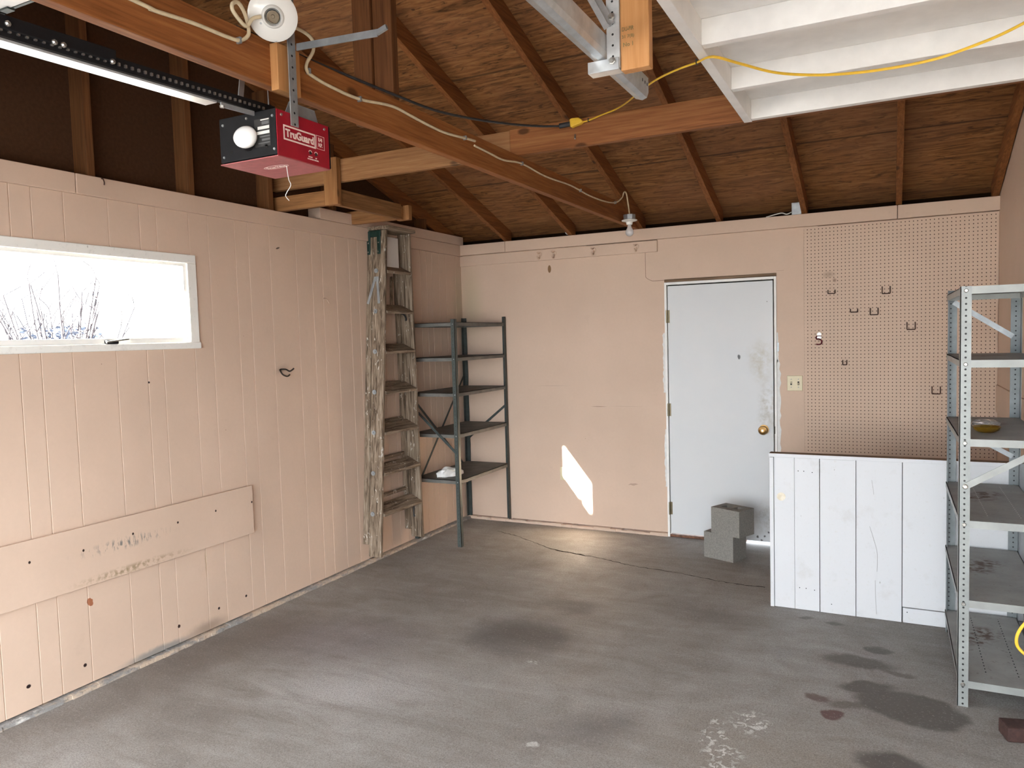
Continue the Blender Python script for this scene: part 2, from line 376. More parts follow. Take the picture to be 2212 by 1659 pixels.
def shelftop(slot=None):
    k = NB('dusty grey shelf top'); n = k.noise(5, 5, .7); f = k.noise(40, 4)
    col = k.mix(k.rng(n, .35, .65), (.27, .265, .25), (.36, .355, .335)); col = k.mix(k.rng(f, .62, .72, 0, .5), col, (.10, .07, .05))
    w = k.warp(.06, 12)
    for (x, y) in ((3.78, -1.72), (3.83, -1.62)): col = k.blob(col, (x, y), (.10, .11), (.085, .035, .018), hard=.8, op=.9, co=w, mul=k.rng(k.noise(28, 4, .6), .44, .58))
    if slot:
        o = k.sep(); fy = k.math('FRACT', k.math('DIVIDE', o[1], .034)); row = None
        for xr in (3.788, 3.908):
            a = k.math('LESS_THAN', k.math('ABSOLUTE', k.math('SUBTRACT', o[0], xr)), .0022); row = a if row is None else k.math('MAXIMUM', row, a)
        inn = k.math('LESS_THAN', k.math('ABSOLUTE', k.math('SUBTRACT', o[1], -1.76)), .37)
        col = k.mix(k.math('MULTIPLY', k.math('MULTIPLY', row, inn), k.math('LESS_THAN', fy, .38)), col, slot)
    return k.done(col, .6, .1, .3)
shelf_top, shelf_dk, shelf_lt = shelftop(), shelftop((.01, .01, .01)), shelftop((.60, .60, .57))
glass_amber = NB('amber glass'); glass_amber.b.inputs['Transmission Weight'].default_value = .6
glass_amber = glass_amber.done((.34, .20, .02), .08, 0, .5)
wrap_m = NB('clear plastic wrap'); wrap_m.b.inputs['Transmission Weight'].default_value = .85
wrap_m = wrap_m.done((.85, .86, .84), .12, 0, .6)
def panemat():
    m = bpy.data.materials.new('window glass'); m.use_nodes = True; t = m.node_tree; t.nodes.clear()
    o = t.nodes.new('ShaderNodeOutputMaterial'); tr = t.nodes.new('ShaderNodeBsdfTransparent'); g = t.nodes.new('ShaderNodeBsdfGlossy'); g.inputs['Roughness'].default_value = .02
    mx = t.nodes.new('ShaderNodeMixShader'); mx.inputs[0].default_value = .06; tr.inputs[0].default_value = (.96, .97, .97, 1)
    t.links.new(tr.outputs[0], mx.inputs[1]); t.links.new(g.outputs[0], mx.inputs[2]); t.links.new(mx.outputs[0], o.inputs[0]); return m
pane_m = panemat()

def text(body, parent, name, mat, origin, u, v, height, width=None, bold=0.0, shear=0, depth=.0006, align='CENTER'):
    """lettering as a mesh on a surface: u = reading direction, v = up"""
    c = bpy.data.curves.new(name, 'FONT'); c.body = body; c.size = 1; c.align_x = align; c.align_y = 'CENTER'; c.offset = bold; c.shear = shear; c.extrude = .01
    o = bpy.data.objects.new(name, c); COL.objects.link(o)
    dg = bpy.context.evaluated_depsgraph_get(); me = bpy.data.meshes.new_from_object(o.evaluated_get(dg)); bpy.data.objects.remove(o)
    xs = [q.co.x for q in me.vertices]; ys = [q.co.y for q in me.vertices]; W0 = max(xs) - min(xs); H0 = max(ys) - min(ys)
    cx, cy = (max(xs) + min(xs)) / 2, (max(ys) + min(ys)) / 2; sy = height / H0; sx = (width / W0) if width else sy
    u, v = Vector(u).normalized(), Vector(v).normalized(); n = u.cross(v); O = Vector(origin)
    for q in me.vertices:
        p = q.co.copy(); q.co = O + u * ((p.x - cx) * sx) + v * ((p.y - cy) * sy) + n * (p.z * .05)
    me.materials.clear(); me.materials.append(mat); me.name = name
    ob = bpy.data.objects.new(name, me); COL.objects.link(ob); adopt(ob, parent); return ob

# ------------------------------------------------------------------ room shell
W = 4.047; YF = -6.6; ZP = 2.44; SL = .32; YR = -3.33
def zr(y): return ZP + SL * (-y) if y > YR else ZP + SL * (-YR) - SL * (YR - y)
fl = struct(MB().box(-.02, W + .02, YF - .1, .02, -.10, 0).build('floor', floormat()))
CR = [(.469, -.334), (.657, -.406), (.883, -.531), (1.104, -.67), (1.334, -.726), (1.545, -.758), (1.746, -.836), (1.923, -.87), (2.153, -.889), (2.382, -.955), (2.563, -.982), (2.733, -.982)]
m = MB(); L, R = [], []
for i in range(len(CR) - 1):
    for k in range(8):
        t = k / 8; x = CR[i][0] + (CR[i + 1][0] - CR[i][0]) * t; y = CR[i][1] + (CR[i + 1][1] - CR[i][1]) * t + random.uniform(-.007, .007)
        w = random.uniform(.002, .006) * (2.2 if 1.1 < x < 1.4 else 1); L.append((x, y - w, .0008)); R.append((x, y + w, .0008))
m.v = L + R; n = len(L); m.f = [(i, i + 1, n + i + 1, n + i) for i in range(n - 1)]
m.build('crack', plain('floor crack', (.022, .017, .013), .9, spec=.05), fl)

GRO = [-6.4, -6.2, -6.05, -5.85, -5.7, -5.5, -5.3, -5.2, -5.08, -4.9, -4.78, -4.6, -4.42, -4.3, -4.02, -3.86, -3.765, -3.618, -3.395, -3.223, -3.124, -2.921, -2.885, -2.791, -2.598, -2.494, -2.323, -2.094, -1.948, -1.847, -1.708, -1.562, -1.462, -1.33, -1.17, -1.06, -.95, -.80, -.654, -.564, -.479, -.37, -.257, -.101]
def panel(mb, y0, y1, z0, z1, t=.12):
    prof = [(-t, y0), (0, y0)]
    for g in GRO:
        if y0 + .01 < g < y1 - .01: prof += [(0, g - .0028), (-.004, g - .0008), (-.004, g + .0008), (0, g + .0028)]
    prof += [(0, y1), (-t, y1)]
    mb.prism(prof, 'Z', z0, z1)
WY0, WY1, WZ0, WZ1 = -4.145, -2.893, 1.612, 2.115
m = MB(); panel(m, YF, WY0, .028, 2.345); panel(m, WY1, .1, .028, 2.345); panel(m, WY0, WY1, .028, WZ0); panel(m, WY0, WY1, WZ1, 2.345)
wl = struct(m.build('wall_left', pink_left))
m = MB().prism([(YF, 2.34), (.1, 2.34), (.1, zr(0) + .1), (YR, zr(YR) + .1), (YF, zr(YF) + .1)], 'X', -.12, -.10)
m.build('gable_sheathing', sheath, wl)
m = MB()   # flaking concrete curb under the panelling
N = 150
for i in range(N):
    y0 = YF + (.1 - YF) * i / N; y1 = YF + (.1 - YF) * (i + 1) / N; h = .021 + random.uniform(-.002, .001); w = .030 + random.uniform(-.003, .004)
    m.prism([(-.12, 0), (w, 0), (w * .92, h * .75), (w * .5, h), (-.02, h), (-.12, h)], 'Y', y0, y1)
struct(m.build('baseboard_left', concrete_curb))
# top plates
m = MB().box(-.09, .018, YF, -3.563, 2.346, 2.44).box(-.09, .018, -3.559, .02, 2.346, 2.44)
struct(m.build('trim_1', pink_trim, bevel=.003))
struct(MB().box(-.09, .014, -1.86, .03, 2.442, 2.518).build('trim_2', pink_trim, bevel=.003))
m = MB().box(0, .46, -.036, .09, 2.35, 2.44).box(.463, 3.455, -.036, .09, 2.35, 2.44).box(3.458, W, -.036, .09, 2.35, 2.44)
t3 = struct(m.build('trim_3', pink_trim, bevel=.003))
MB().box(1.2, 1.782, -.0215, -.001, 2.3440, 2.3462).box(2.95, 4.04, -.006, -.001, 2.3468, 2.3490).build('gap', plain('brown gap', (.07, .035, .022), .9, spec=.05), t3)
# back wall
DX0, DX1, DZ = 1.833, 2.667, 2.012
m = MB().box(0, DX0, 0, .10, .032, 2.352).box(DX0, DX1, 0, .10, 2.036, 2.352).box(DX1, 2.856, 0, .10, 0, 2.352).box(2.856, W, .004, .10, 0, 2.352)
wb = struct(m.build('wall_back', pink_flat))
MB().tube([(1.684, -.0005, 2.256), (1.684, -.0005, 2.09), (1.69, -.0005, 2.058), (1.73, -.0005, 2.034), (1.755, -.0005, 2.03), (1.832, -.0005, 2.031)], .0018, 6).build('panel_seam', plain('seam shadow line', (.26, .17, .12), .8), wb)
MB().box(-.12, W + .1, .10, .34, 2.30, 2.36).box(-.12, W + .1, .17, .34, 2.36, 2.52).box(-.12, -.10, .1, .34, 2.3, 2.6).box(W, W + .1, .1, .34, 2.3, 2.6).build('eave_blocking', plain('shade black eave board', (.012, .006, .003), .95, spec=.02), wb)  # near-black board colour stands in for the shade under the eave
MB().box(2.667, 2.72, -.0006, 0, 2.05, 2.052).build('panel_seam', plain('faint seam', (.42, .29, .22), .8), wb)
m = MB()
for i in range(40):
    x0 = -.10 + i * (DX0 + .10) / 40; h = .026 + random.uniform(-.006, .003); d = -.014 - random.uniform(0, .008)
    m.prism([(0.1, 0), (d, 0), (d, h * .85), (-.004, h), (.1, h)], 'X', x0, x0 + (DX0 + .10) / 40)
struct(m.build('baseboard_back', pinkmat('dirty pink sill', grime=.9)))
pb = struct(MB().box(2.858, W - .004, -.004, .005, .035, 2.347).build('wall_back_pegboard', peg))
# right wall, gable painted pink
m = MB().prism([(YF, 0), (.1, 0), (.1, zr(0) + .1), (YR, zr(YR) + .1), (YF, zr(YF) + .1)], 'X', W, W + .1)
wr = struct(m.build('wall_right', pink_plain))
MB().box(W - .012, W, -1.6, -.02, 1.04, 1.22).build('wall_cleat', pink_trim, wr, bevel=.003)
# front wall with the open doorway the daylight comes through
m = MB().box(-.12, .10, YF - .1, YF, 0, 2.6).box(3.95, W + .1, YF - .1, YF, 0, 2.6).box(.10, 3.95, YF - .1, YF, 2.30, 2.6)
struct(m.build('wall_front', pink_plain))
# roof
T = .105 * 1.05
m = MB().prism([(.5, zr(.5) + T), (YR, zr(YR) + T), (YR, zr(YR) + T + .015), (.5, zr(.5) + T + .015)], 'X', -.3, W + .3)
m2 = MB().prism([(YR, zr(YR) + T), (YF - .4, zr(YF - .4) + T), (YF - .4, zr(YF - .4) + T + .015), (YR, zr(YR) + T + .015)], 'X', -.3, W + .3)
struct(m.build('ceiling', ply)); struct(m2.build('ceiling', ply))
# rafters
RN = ['leftmost rafter on the back roof slope, against the dark left gable', 'first full rafter from the left corner, landing left of the bulb',
      'second rafter from the left corner, passing behind the long joist', 'rafter landing on the plate beside the end of the long joist, behind the bare bulb',
      'rafter landing on the plate just left of the door', 'rafter landing on the plate beside a small metal box', 'rafter landing on the plate above the middle of the pegboard',
      'rightmost rafter, lying against the pink right gable']
for i, x in enumerate((-.095, .445, 1.04, 1.637, 2.241, 2.844, 3.446, 4.004)):
    y0, y1 = .055, YR + .021
    o = MB().hexa([(x, y1, zr(y1)), (x + .038, y1, zr(y1)), (x + .038, y0, zr(y0)), (x, y0, zr(y0)), (x, y1, zr(y1) + T), (x + .038, y1, zr(y1) + T), (x + .038, y0, zr(y0) + T), (x, y0, zr(y0) + T)]).build('rafter', raft, bevel=.002)
    tag(o, RN[i], 'rafter', 'rafters of the back roof slope')
o = MB().box(-.1, W, YR - .02, YR + .02, zr(YR) - .03, zr(YR) + T - .02).build('ridge_board', beam_w); tag(o, 'brown ridge board at the peak of the roof where the rafters meet', 'beam')
# gable studs on the left wall
SN = ['brown stud in the dark left gable, nearest the camera, above the window', 'brown stud in the dark left gable left of the red opener', 'brown stud in the left gable half hidden by the hanging wood frame', 'brown stud in the left gable behind the small hanging wood frame', 'short stub stud in the left gable right of the ladder top']
for i, y in enumerate((-3.487, -2.905, -2.31, -1.71, -.575)):
    zt = zr(y + .04) - .022; o = MB().box(-.10, -.002, y, y + .04, 2.44 if y < -1.86 else 2.518, zt + .02).build('gable_stud', stud_w, bevel=.002)
    tag(o, SN[i], 'stud', 'studs of the left gable')
# long joist, cross beam, king post
o = MB().box(1.603, 1.645, -6.5, -.10, 2.44, 2.582).prism([(-.10, 2.44), (.03, 2.44), (.03, 2.50), (-.05, 2.56), (-.10, 2.582)], 'X', 1.603, 1.645).build('ceiling_joist', joist_w, bevel=.003)
tag(o, 'long reddish brown ceiling joist running from above the camera to the back wall', 'joist')
o = MB().box(-.09, 1.60, -2.185, -2.145, 2.582, 2.715).build('cross_beam', beam_left_w, bevel=.003); tag(o, 'lighter brown cross beam from the left gable to the long joist', 'beam')
o = MB().box(1.60, W, -2.185, -2.145, 2.582, 2.72).build('cross_beam', beam_w, bevel=.003); tag(o, 'reddish brown cross beam right of the long joist with the yellow plug in front', 'beam')
o = MB().box(1.455, 1.545, -3.31, -3.27, 2.5, 3.45).box(1.549, 1.64, -3.30, -3.26, 2.586, 3.45).build('king_post', post_w, bevel=.003); tag(o, 'double upright brown post behind the long joist holding up the ridge', 'post')
# hanging wood frame above the ladder
t = thing('hanging_frame', (.41, -2.22, 2.44), 'small U shaped frame of rough boards hanging below the cross beam above the ladder', 'frame')
MB().box(.365, .465, -2.228, -2.188, 2.443, 2.72).build('post', box_z, t, bevel=.002)
MB().box(-.09, .363, -2.226, -2.188, 2.445, 2.532).build('board', box_x, t, bevel=.002)
MB().box(.405, .443, -2.186, -1.535, 2.443, 2.541).build('board', box_y, t, bevel=.002)
MB().box(-.09, .425, -1.53, -1.49, 2.445, 2.535).build('board', box_x, t, bevel=.002)
MB().box(.37, .47, -1.488, -1.45, 2.443, 2.541).build('end_block', box_z, t, bevel=.002)

# ------------------------------------------------------------------ window in the left wall
wn = struct(MB().box(-.12, .010, WY0, WY1, 2.068, WZ1).box(-.12, .010, WY0, -4.08, WZ0, 2.068).box(-.12, .010, -2.952, WY1, WZ0, 2.068).build('window_1', peel_white, bevel=.003))
MB().box(-.12, .016, WY0, WY1 + .006, WZ0 - .006, 1.642).build('window_sill', peel_white, wn, bevel=.006)
MB().box(-.034, -.001, -4.08, -2.952, 2.050, 2.068).box(-.034, -.001, -4.08, -2.952, 1.642, 1.668).box(-.034, -.001, -4.08, -4.060, 1.66, 2.055).box(-.034, -.001, -2.972, -2.952, 1.66, 2.055).build('window_sash', white_paint, wn, bevel=.002)
MB().box(-.020, -.016, -4.065, -2.967, 1.66, 2.055).build('pane', pane_m, wn)
lt = MB().box(-.001, .020, -3.455, -3.39, 1.640, 1.660).build('latch', black, wn, bevel=.004)
MB().bar((.022, -3.46, 1.650), (.026, -3.34, 1.664), .010, .008).build('latch_handle', steel, lt, bevel=.002)

# ------------------------------------------------------------------ door
dr = struct(MB().box(DX0, 1.851, -.012, .09, 0, DZ).box(2.650, DX1, -.012, .09, 0, DZ).box(1.851, 2.650, -.012, .09, 1.992, DZ).build('door_1', white_paint, bevel=.002))
k = NB('white door paint'); n = k.noise(2.2, 4); w = k.warp(.12, 7); f = k.noise(40, 4)
col = k.mix(k.rng(n, .3, .7), (.60, .62, .635), (.645, .655, .655))
col = k.blob(col, (2.55, 1.38), (.13, .22), (.42, .37, .26), hard=.95, op=.7, plane='XZ', co=w, mul=k.rng(k.noise(16, 5, .7), .36, .62))
col = k.blob(col, (2.60, 1.05), (.10, .30), (.36, .33, .27), hard=.95, op=.75, plane='XZ', co=w, mul=k.rng(k.noise(19, 5, .7), .40, .62))
col = k.blob(col, (2.58, .20), (.16, .20), (.40, .39, .36), hard=.95, op=.7, plane='XZ', co=w, mul=k.rng(k.noise(17, 5, .7), .40, .62))
col = k.blob(col, (2.395, 1.424), (.013, .024), (.04, .04, .04), hard=.5, op=.9, plane='XZ', co=k.warp(.015, 40))
col = k.blob(col, (2.60, 1.83), (.003, .004), (.05, .05, .04), plane='XZ')
for q in ((2.52, .06), (2.55, .035), (2.60, .10), (2.57, .07)): col = k.blob(col, q, (.012, .012), (.06, .05, .05), hard=.6, op=.9, plane='XZ', co=k.warp(.02, 40))
doorm = k.done(col, .42, 0, .35)
MB().box(1.857, 2.641, -.002, .036, .028, 1.983).build('door_slab', doorm, dr, bevel=.002)
MB().box(1.851, 2.656, .037, .041, .03, 1.992).build('gap_shade_sheet', hole, dr)  # black sheet, paints the shade in the gap round the slab
kn = MB().lathe((2.571, -.002, .878), (0, -1, 0), [(0, .036), (.006, .036), (.008, .014), (.030, .014), (.036, .030), (.052, .034), (.062, .030), (.066, .014)], 24).build('door_knob', brass, dr, smooth=True)
MB().lathe((2.571, -.0685, .878), (0, -1, 0), [(0, .008), (.003, .007)], 12).build('keyhole', steel, kn)
for z in (1.747, 1.015, .23):
    MB().cyl((1.852, -.013, z - .05), (1.852, -.013, z + .05), .007, 10).box(1.853, 1.872, -.0035, -.002, z - .05, z + .05).build('hinge', plain('tarnished hinge', (.16, .13, .08), .4, .8), dr)
MB().box(2.668, 2.682, -.003, 0, 1.46, 1.525).build('strike_plate', galv_dark, dr)
MB().box(2.6505, 2.654, -.014, -.011, .85, .905).build('strike_plate', plain('dark strike', (.10, .085, .06), .4, .7), dr)
MB().box(1.834, 2.666, -.006, .05, DZ + .002, 2.034).build('header_gap_wood', rawtrim, dr)
MB().box(1.84, 2.43, -.004, .08, 0, .018).build('threshold', plain('broken brown threshold', (.16, .075, .045), .8, 0, .5, 40), dr, bevel=.003)
def smear(pts, name='paint_smear'):
    m = MB(); m.prism(pts, 'Y', -.0012, .0); return m.build(name, plain('white brushed paint', (.66, .66, .64), .5, 0, .08, 30), dr)
random.seed(3)
def smear_edge(x_in, x_out, z0, z1, n=26):
    e = [(x_out + (x_in - x_out) * random.uniform(.1, .45) * (1 if 2 < i < n - 2 else 1.4), z0 + (z1 - z0) * i / n) for i in range(n + 1)]
    smear([(x_in, z0)] + e + [(x_in, z1)])
smear_edge(1.834, 1.806, 1.15, 1.62); smear_edge(1.834, 1.808, .40, .86); smear_edge(2.666, 2.700, .50, 1.40); smear_edge(2.666, 2.682, 1.38, 1.60)

# coat hook board with painted hooks
hb = MB().box(.003, 1.784, -.020, 0, 2.256, 2.344).build('hook_board', pink_trim, bevel=.002)
tag(hb, 'long narrow pink board with four painted coat hooks under the back wall plate', 'hook board')
for x in (.782, .913, 1.262, 1.619):
    z = 2.30
    h = MB().lathe((x, -.020, z + .008), (0, -1, 0), [(0, .020), (.004, .018)], 14).tube([(x, -.024, z + .02), (x - .004, -.05, z + .012), (x - .012, -.062, z + .022)], .005, 8).tube([(x, -.024, z), (x + .002, -.04, z - .028), (x + .0, -.062, z - .030), (x - .006, -.07, z - .012)], .006, 8).build('coat_hook', pink_trim, hb, smooth=True)

# light switch and wall outlet
sw = thing('light_switch', (2.79, -.003, 1.226), 'double ivory light switch plate between the white door and the pegboard', 'light switch')
MB().box(2.738, 2.844, -.007, 0, 1.170, 1.282).build('plate', ivory, sw, bevel=.003)
for x, z in ((2.766, 1), (2.816, -1)):
    MB().box(x - .006, x + .006, -.0085, -.007, 1.213, 1.239).build('toggle_slot', ink, sw)
    MB().hexa([(x - .004, -.008, 1.222), (x + .004, -.008, 1.222), (x + .004, -.008, 1.23), (x - .004, -.008, 1.23), (x - .003, -.019, 1.226 + z * .008), (x + .003, -.019, 1.226 + z * .008), (x + .003, -.019, 1.233 + z * .008), (x - .003, -.019, 1.233 + z * .008)]).build('toggle', ivory, sw)
    for s in (1.197, 1.255): MB().lathe((x, -.007, s), (0, -1, 0), [(0, .0035), (.0015, .003)], 10).build('screw', galv_dark, sw)
ou = thing('wall_outlet', (.945, -.003, .455), 'small ivory wall outlet at the left edge of the bright sun patch', 'outlet')
MB().box(.910, .980, -.006, 0, .40, .512).build('plate', ivory, ou, bevel=.003)
for z in (.432, .480): MB().lathe((.945, -.006, z), (0, -1, 0), [(0, .016), (.0015, .0155)], 14).build('socket', plain('ivory socket face', (.55, .48, .33), .4), ou)

# pegboard hooks
HK = [(3.040, 1.868, .046, .022, 'small bent wire hook, top left on the pegboard'), (3.388, 1.850, .049, .046, 'tall U shaped wire hook, top centre of the pegboard'),
      (3.186, 1.730, .046, .020, 'short U shaped wire hook left of the pair in the middle of the pegboard'), (3.313, 1.707, .049, .044, 'tall U shaped wire hook right of the pair in the middle of the pegboard'),
      (3.541, 1.598, .050, .046, 'U shaped wire hook on the pegboard just left of the gray rack, upper one'), (3.126, 1.360, .026, .030, 'narrow two pronged wire hook low on the left of the pegboard'),
      (3.693, 1.158, .049, .046, 'lowest U shaped wire hook on the pegboard beside the gray rack')]
for x, z, w, h, lab in HK:
    a = w / 2
    o = MB().tube([(x - a, -.004, z + h), (x - a, -.014, z + h - .004), (x - a, -.016, z), (x - a + .001, -.016, z - .002), (x + a - .001, -.016, z - .002), (x + a, -.016, z), (x + a, -.014, z + h - .004), (x + a, -.004, z + h)], .0036, 6, False).build('wire_hook', dkwire, smooth=True)
    tag(o, lab, 'hook', 'wire hooks on the pegboard')
t = thing('red_hook', (2.957, -.006, 1.55), 'dark red hook on a white two hole plate, left side of the pegboard', 'hook')
MB().lathe((2.957, -.003, 1.578), (0, -1, 0), [(0, .016), (.005, .015)], 18).lathe((2.957, -.0031, 1.556), (0, -1, 0), [(0, .016), (.005, .015)], 18).build('plate', porcelain, t)
MB().tube([(2.940, -.014, 1.566), (2.957, -.017, 1.568), (2.974, -.014, 1.566)], .0028, 6).tube([(2.940, -.012, 1.564), (2.940, -.02, 1.546), (2.957, -.022, 1.545), (2.972, -.022, 1.536), (2.976, -.022, 1.522), (2.970, -.022, 1.510), (2.955, -.022, 1.506), (2.938, -.022, 1.508)], .0048, 8).build('hook', plain('dark red rubber', (.10, .008, .014), .5), t, smooth=True)

# left wall: hook board and bent hooks
o = MB().box(.006, .022, -4.9, -2.579, .498, .784).build('wall_board', pink_board, bevel=.002); tag(o, 'long wide pink board with nail holes fixed low along the left wall', 'board')
o = MB().tube([(.045, -2.207, 1.462), (.032, -2.231, 1.445), (.028, -2.262, 1.458), (.006, -2.285, 1.458), (.020, -2.298, 1.446), (.032, -2.292, 1.426), (.045, -2.270, 1.415), (.050, -2.251, 1.425)], .0048, 8).build('wall_hook', plain('blackened hook', (.03, .022, .016), .5, .4), smooth=True)
tag(o, 'thick blackened bent hook in the middle of the left wall', 'hook')
o = MB().tube([(.030, -1.886, 1.913), (.020, -1.843, 1.912), (.022, -1.819, 1.887), (.003, -1.802, 1.890)], .0034, 8).build('wall_hook', pink_trim, smooth=True)
tag(o, 'thin paint covered hook on the left wall near the ladder', 'hook')
o = MB().tube([(.002, -3.43, 2.435), (.026, -3.43, 2.434), (.034, -3.428, 2.418), (.028, -3.425, 2.406)], .003, 6).build('wall_hook', dkwire, smooth=True); tag(o, 'tiny dark hook on the left wall top plate above the window', 'hook')

# ------------------------------------------------------------------ stepladder against the left wall
ld = thing('stepladder', (.09, -1.27, .072), 'tall paint splattered wooden stepladder folded upright against the left wall', 'ladder')
def ly(z): return -1.552 + (z / 2.44) * .215      # near rail leans in towards the top
def ry(z): return -.977 - (z / 2.44) * .045
def rail(yf, side, x0, x1, z0, z1, w=.024):
    a, b = yf(z0), yf(z1); s = w * side
    return MB().hexa([(x0, a, z0), (x1, a, z0), (x1, a + s, z0), (x0, a + s, z0), (x0, b, z1), (x1, b, z1), (x1, b + s, z1), (x0, b + s, z1)])
rail(ly, 1, .057, .165, .072, 2.42).build('front_rail', ladder_z, ld, bevel=.004)
rail(ry, -1, .057, .165, .085, 2.42).build('front_rail', ladder_z, ld, bevel=.004)
rail(ly, 1, .003, .053, .155, 2.40).build('rear_rail', ladder_z, ld, bevel=.004)
rail(ry, -1, .003, .053, .14, 2.40).build('rear_rail', ladder_z, ld, bevel=.004)
MB().box(.002, .200, ly(2.42) - .014, ry(2.42) + .02, 2.422, 2.450).build('top_cap', ladder_y, ld, bevel=.010, seg=3)
for i in range(7):
    z = .368 + .2915 * i; a, b = ly(z) + .024, ry(z) - .024
    MB().hexa([(.174, a, z - .012), (.174, b, z - .012), (.064, b, z + .042), (.064, a, z + .042), (.176, a, z + .010), (.176, b, z + .010), (.066, b, z + .064), (.066, a, z + .064)]).build('step', ladder_y, ld, bevel=.005)
    MB().cyl((.088, ly(z) - .004, z + .01), (.088, ly(z) + .001, z + .01), .017, 14).cyl((.088, ly(z) - .008, z + .01), (.088, ly(z) - .003, z + .01), .006, 8).build('rod_washer', galv_dark, ld)
    if i < 6:
        zb = z + .098 - .014 * i; MB().box(.012, .036, a, b, zb - .014, zb + .016).build('rear_bar', ladder_y, ld, bevel=.011, seg=3)
for x in (.004, .094): MB().box(x, x + .031, ly(2.33) - .008, ly(2.33) + .001, 2.245, 2.415).build('hinge_plate', dkgreen, ld, bevel=.004)
MB().box(.004, .125, ly(2.39) - .009, ly(2.39) + .004, 2.372, 2.420).build('hinge_plate', dkgreen, ld, bevel=.008)
for x in (.019, .109):
    for z in (2.265, 2.33, 2.395): MB().lathe((x, ly(z) - .008, z), (0, -1, 0), [(0, .006), (.003, .004)], 8).build('rivet', steel, ld)
MB().bar((.082, ly(2.05) - .003, 2.075), (.020, ly(1.88) - .003, 1.89), .005, .020, (1, 0, 0)).bar((.100, ly(2.05) - .003, 2.075), (.118, ly(1.88) - .003, 1.89), .005, .020, (1, 0, 0)).box(.072, .112, ly(2.06) - .006, ly(2.06) + .002, 2.05, 2.085).build('spreader_plate', galv_dark, ld, bevel=.002)
MB().box(.085, .100, ly(2.3) + .028, ry(2.3) - .075, 2.16, 2.385).build('pail_shelf', worn_white('paint smeared shelf', (.62, .60, .56), .9), ld, bevel=.004)
MB().bar((.05, -1.13, 2.10), (.07, -1.17, 1.88), .012, .022, (1, 0, 0)).build('paint_stick', ladder_z, ld)
MB().tube([(.10, -1.14, 1.83), (.12, -1.09, 1.815), (.12, -1.06, 1.79), (.11, -1.045, 1.77)], .006, 8).build('spreader_arm', rubber, ld)
MB().tube([(.10, ry(.3) - .03, .355), (.11, ry(.3) - .05, .30), (.11, ry(.3) - .05, .26), (.10, ry(.3) - .027, .25)], .005, 8).build('spreader_arm', rubber, ld)

# ------------------------------------------------------------------ dark corner shelf rack
rk = thing('shelf_rack', (.22, -.44, 0), 'dark green gray steel shelf rack in the back left corner behind the ladder', 'shelf rack')
def post(x, y, sx, sy, z0, z1, mat, parent, w=.034, t=.003, mat2=None):
    MB().box(min(x, x + sx * w), max(x, x + sx * w), min(y, y + sy * t), max(y, y + sy * t), z0, z1).box(min(x, x + sx * t), max(x, x + sx * t), min(y, y + sy * w), max(y, y + sy * w), z0, z1).build('post', mat, parent)
dkA = holed_steel('dark punched angle b', (.060, .070, .065), .436 - .018, .032, .0036); dkD = holed_steel('dark punched angle near', (.085, .098, .090), .418, .030, .0032)
post(.436, -.875, -1, 1, 0, 1.772, dkD, rk); post(.436, -.012, -1, -1, .03, 1.80, dkA, rk); post(.012, -.012, 1, -1, .028, 1.80, dkmetal, rk); post(.040, -.875, -1, 1, .03, 1.78, dkmetal, rk)
for z in (1.748, 1.478, 1.203, .882, .522):
    sh = MB().box(.014, .433, -.870, -.016, z - .004, z).box(.014, .433, -.870, -.867, z - .03, z).box(.430, .433, -.870, -.016, z - .03, z).box(.014, .017, -.870, -.016, z - .03, z).box(.014, .433, -.019, -.016, z - .03, z).build('shelf', dkshelf, rk)
    MB().lathe((.420, -.875, z - .015), (0, -1, 0), [(0, .005), (.003, .004)], 8).build('bolt', galv_dark, rk)
def strap(p, q, parent, mat=dkmetal, name='brace', w=.020, up=(0, 0, 1)):
    d = Vector(q) - Vector(p); return MB().bar(p, q, .003, w, up).build(name, mat, parent)
strap((.022, -.84, 1.14), (.022, -.04, .46), rk, name='brace'); strap((.022, -.84, .44), (.022, -.04, 1.30), rk)
strap((.428, -.006, 1.045), (.02, -.006, .725), rk); strap((.03, -.878, 1.09), (.42, -.878, .735), rk)
# crumpled white bag on its lowest shelf
m = MB(); bm = bmesh.new(); bmesh.ops.create_icosphere(bm, subdivisions=4, radius=1)
from mathutils import noise as mn
for v in bm.verts:
    p = v.co.copy(); k = 1 + .22 * mn.noise(p * 2.3) + .14 * abs(mn.noise(p * 5.1)) + .06 * mn.noise(p * 11)
    x, y, z = p * k; z = max(z, -.15) + .15
    v.co = (.245 + x * .062 + y * .03, -.69 + y * .115, .5235 + z * .055 * (1 - .3 * y))
m.v = [tuple(v.co) for v in bm.verts]; m.f = [tuple(q.index for q in f.verts) for f in bm.faces]; bm.free()
bg = m.build('crumpled_bag', plain('white crumpled plastic', (.72, .71, .68), .4, 0, .1, 20), smooth=True)
for p in bg.data.polygons: p.use_smooth = True
tag(bg, 'crumpled white plastic bag on the lowest shelf of the dark corner rack', 'bag')
MB().box(.185, .215, -.795, -.79, .53, .56).build('label_patch', plain('tan printed patch', (.30, .17, .05), .6), bg)

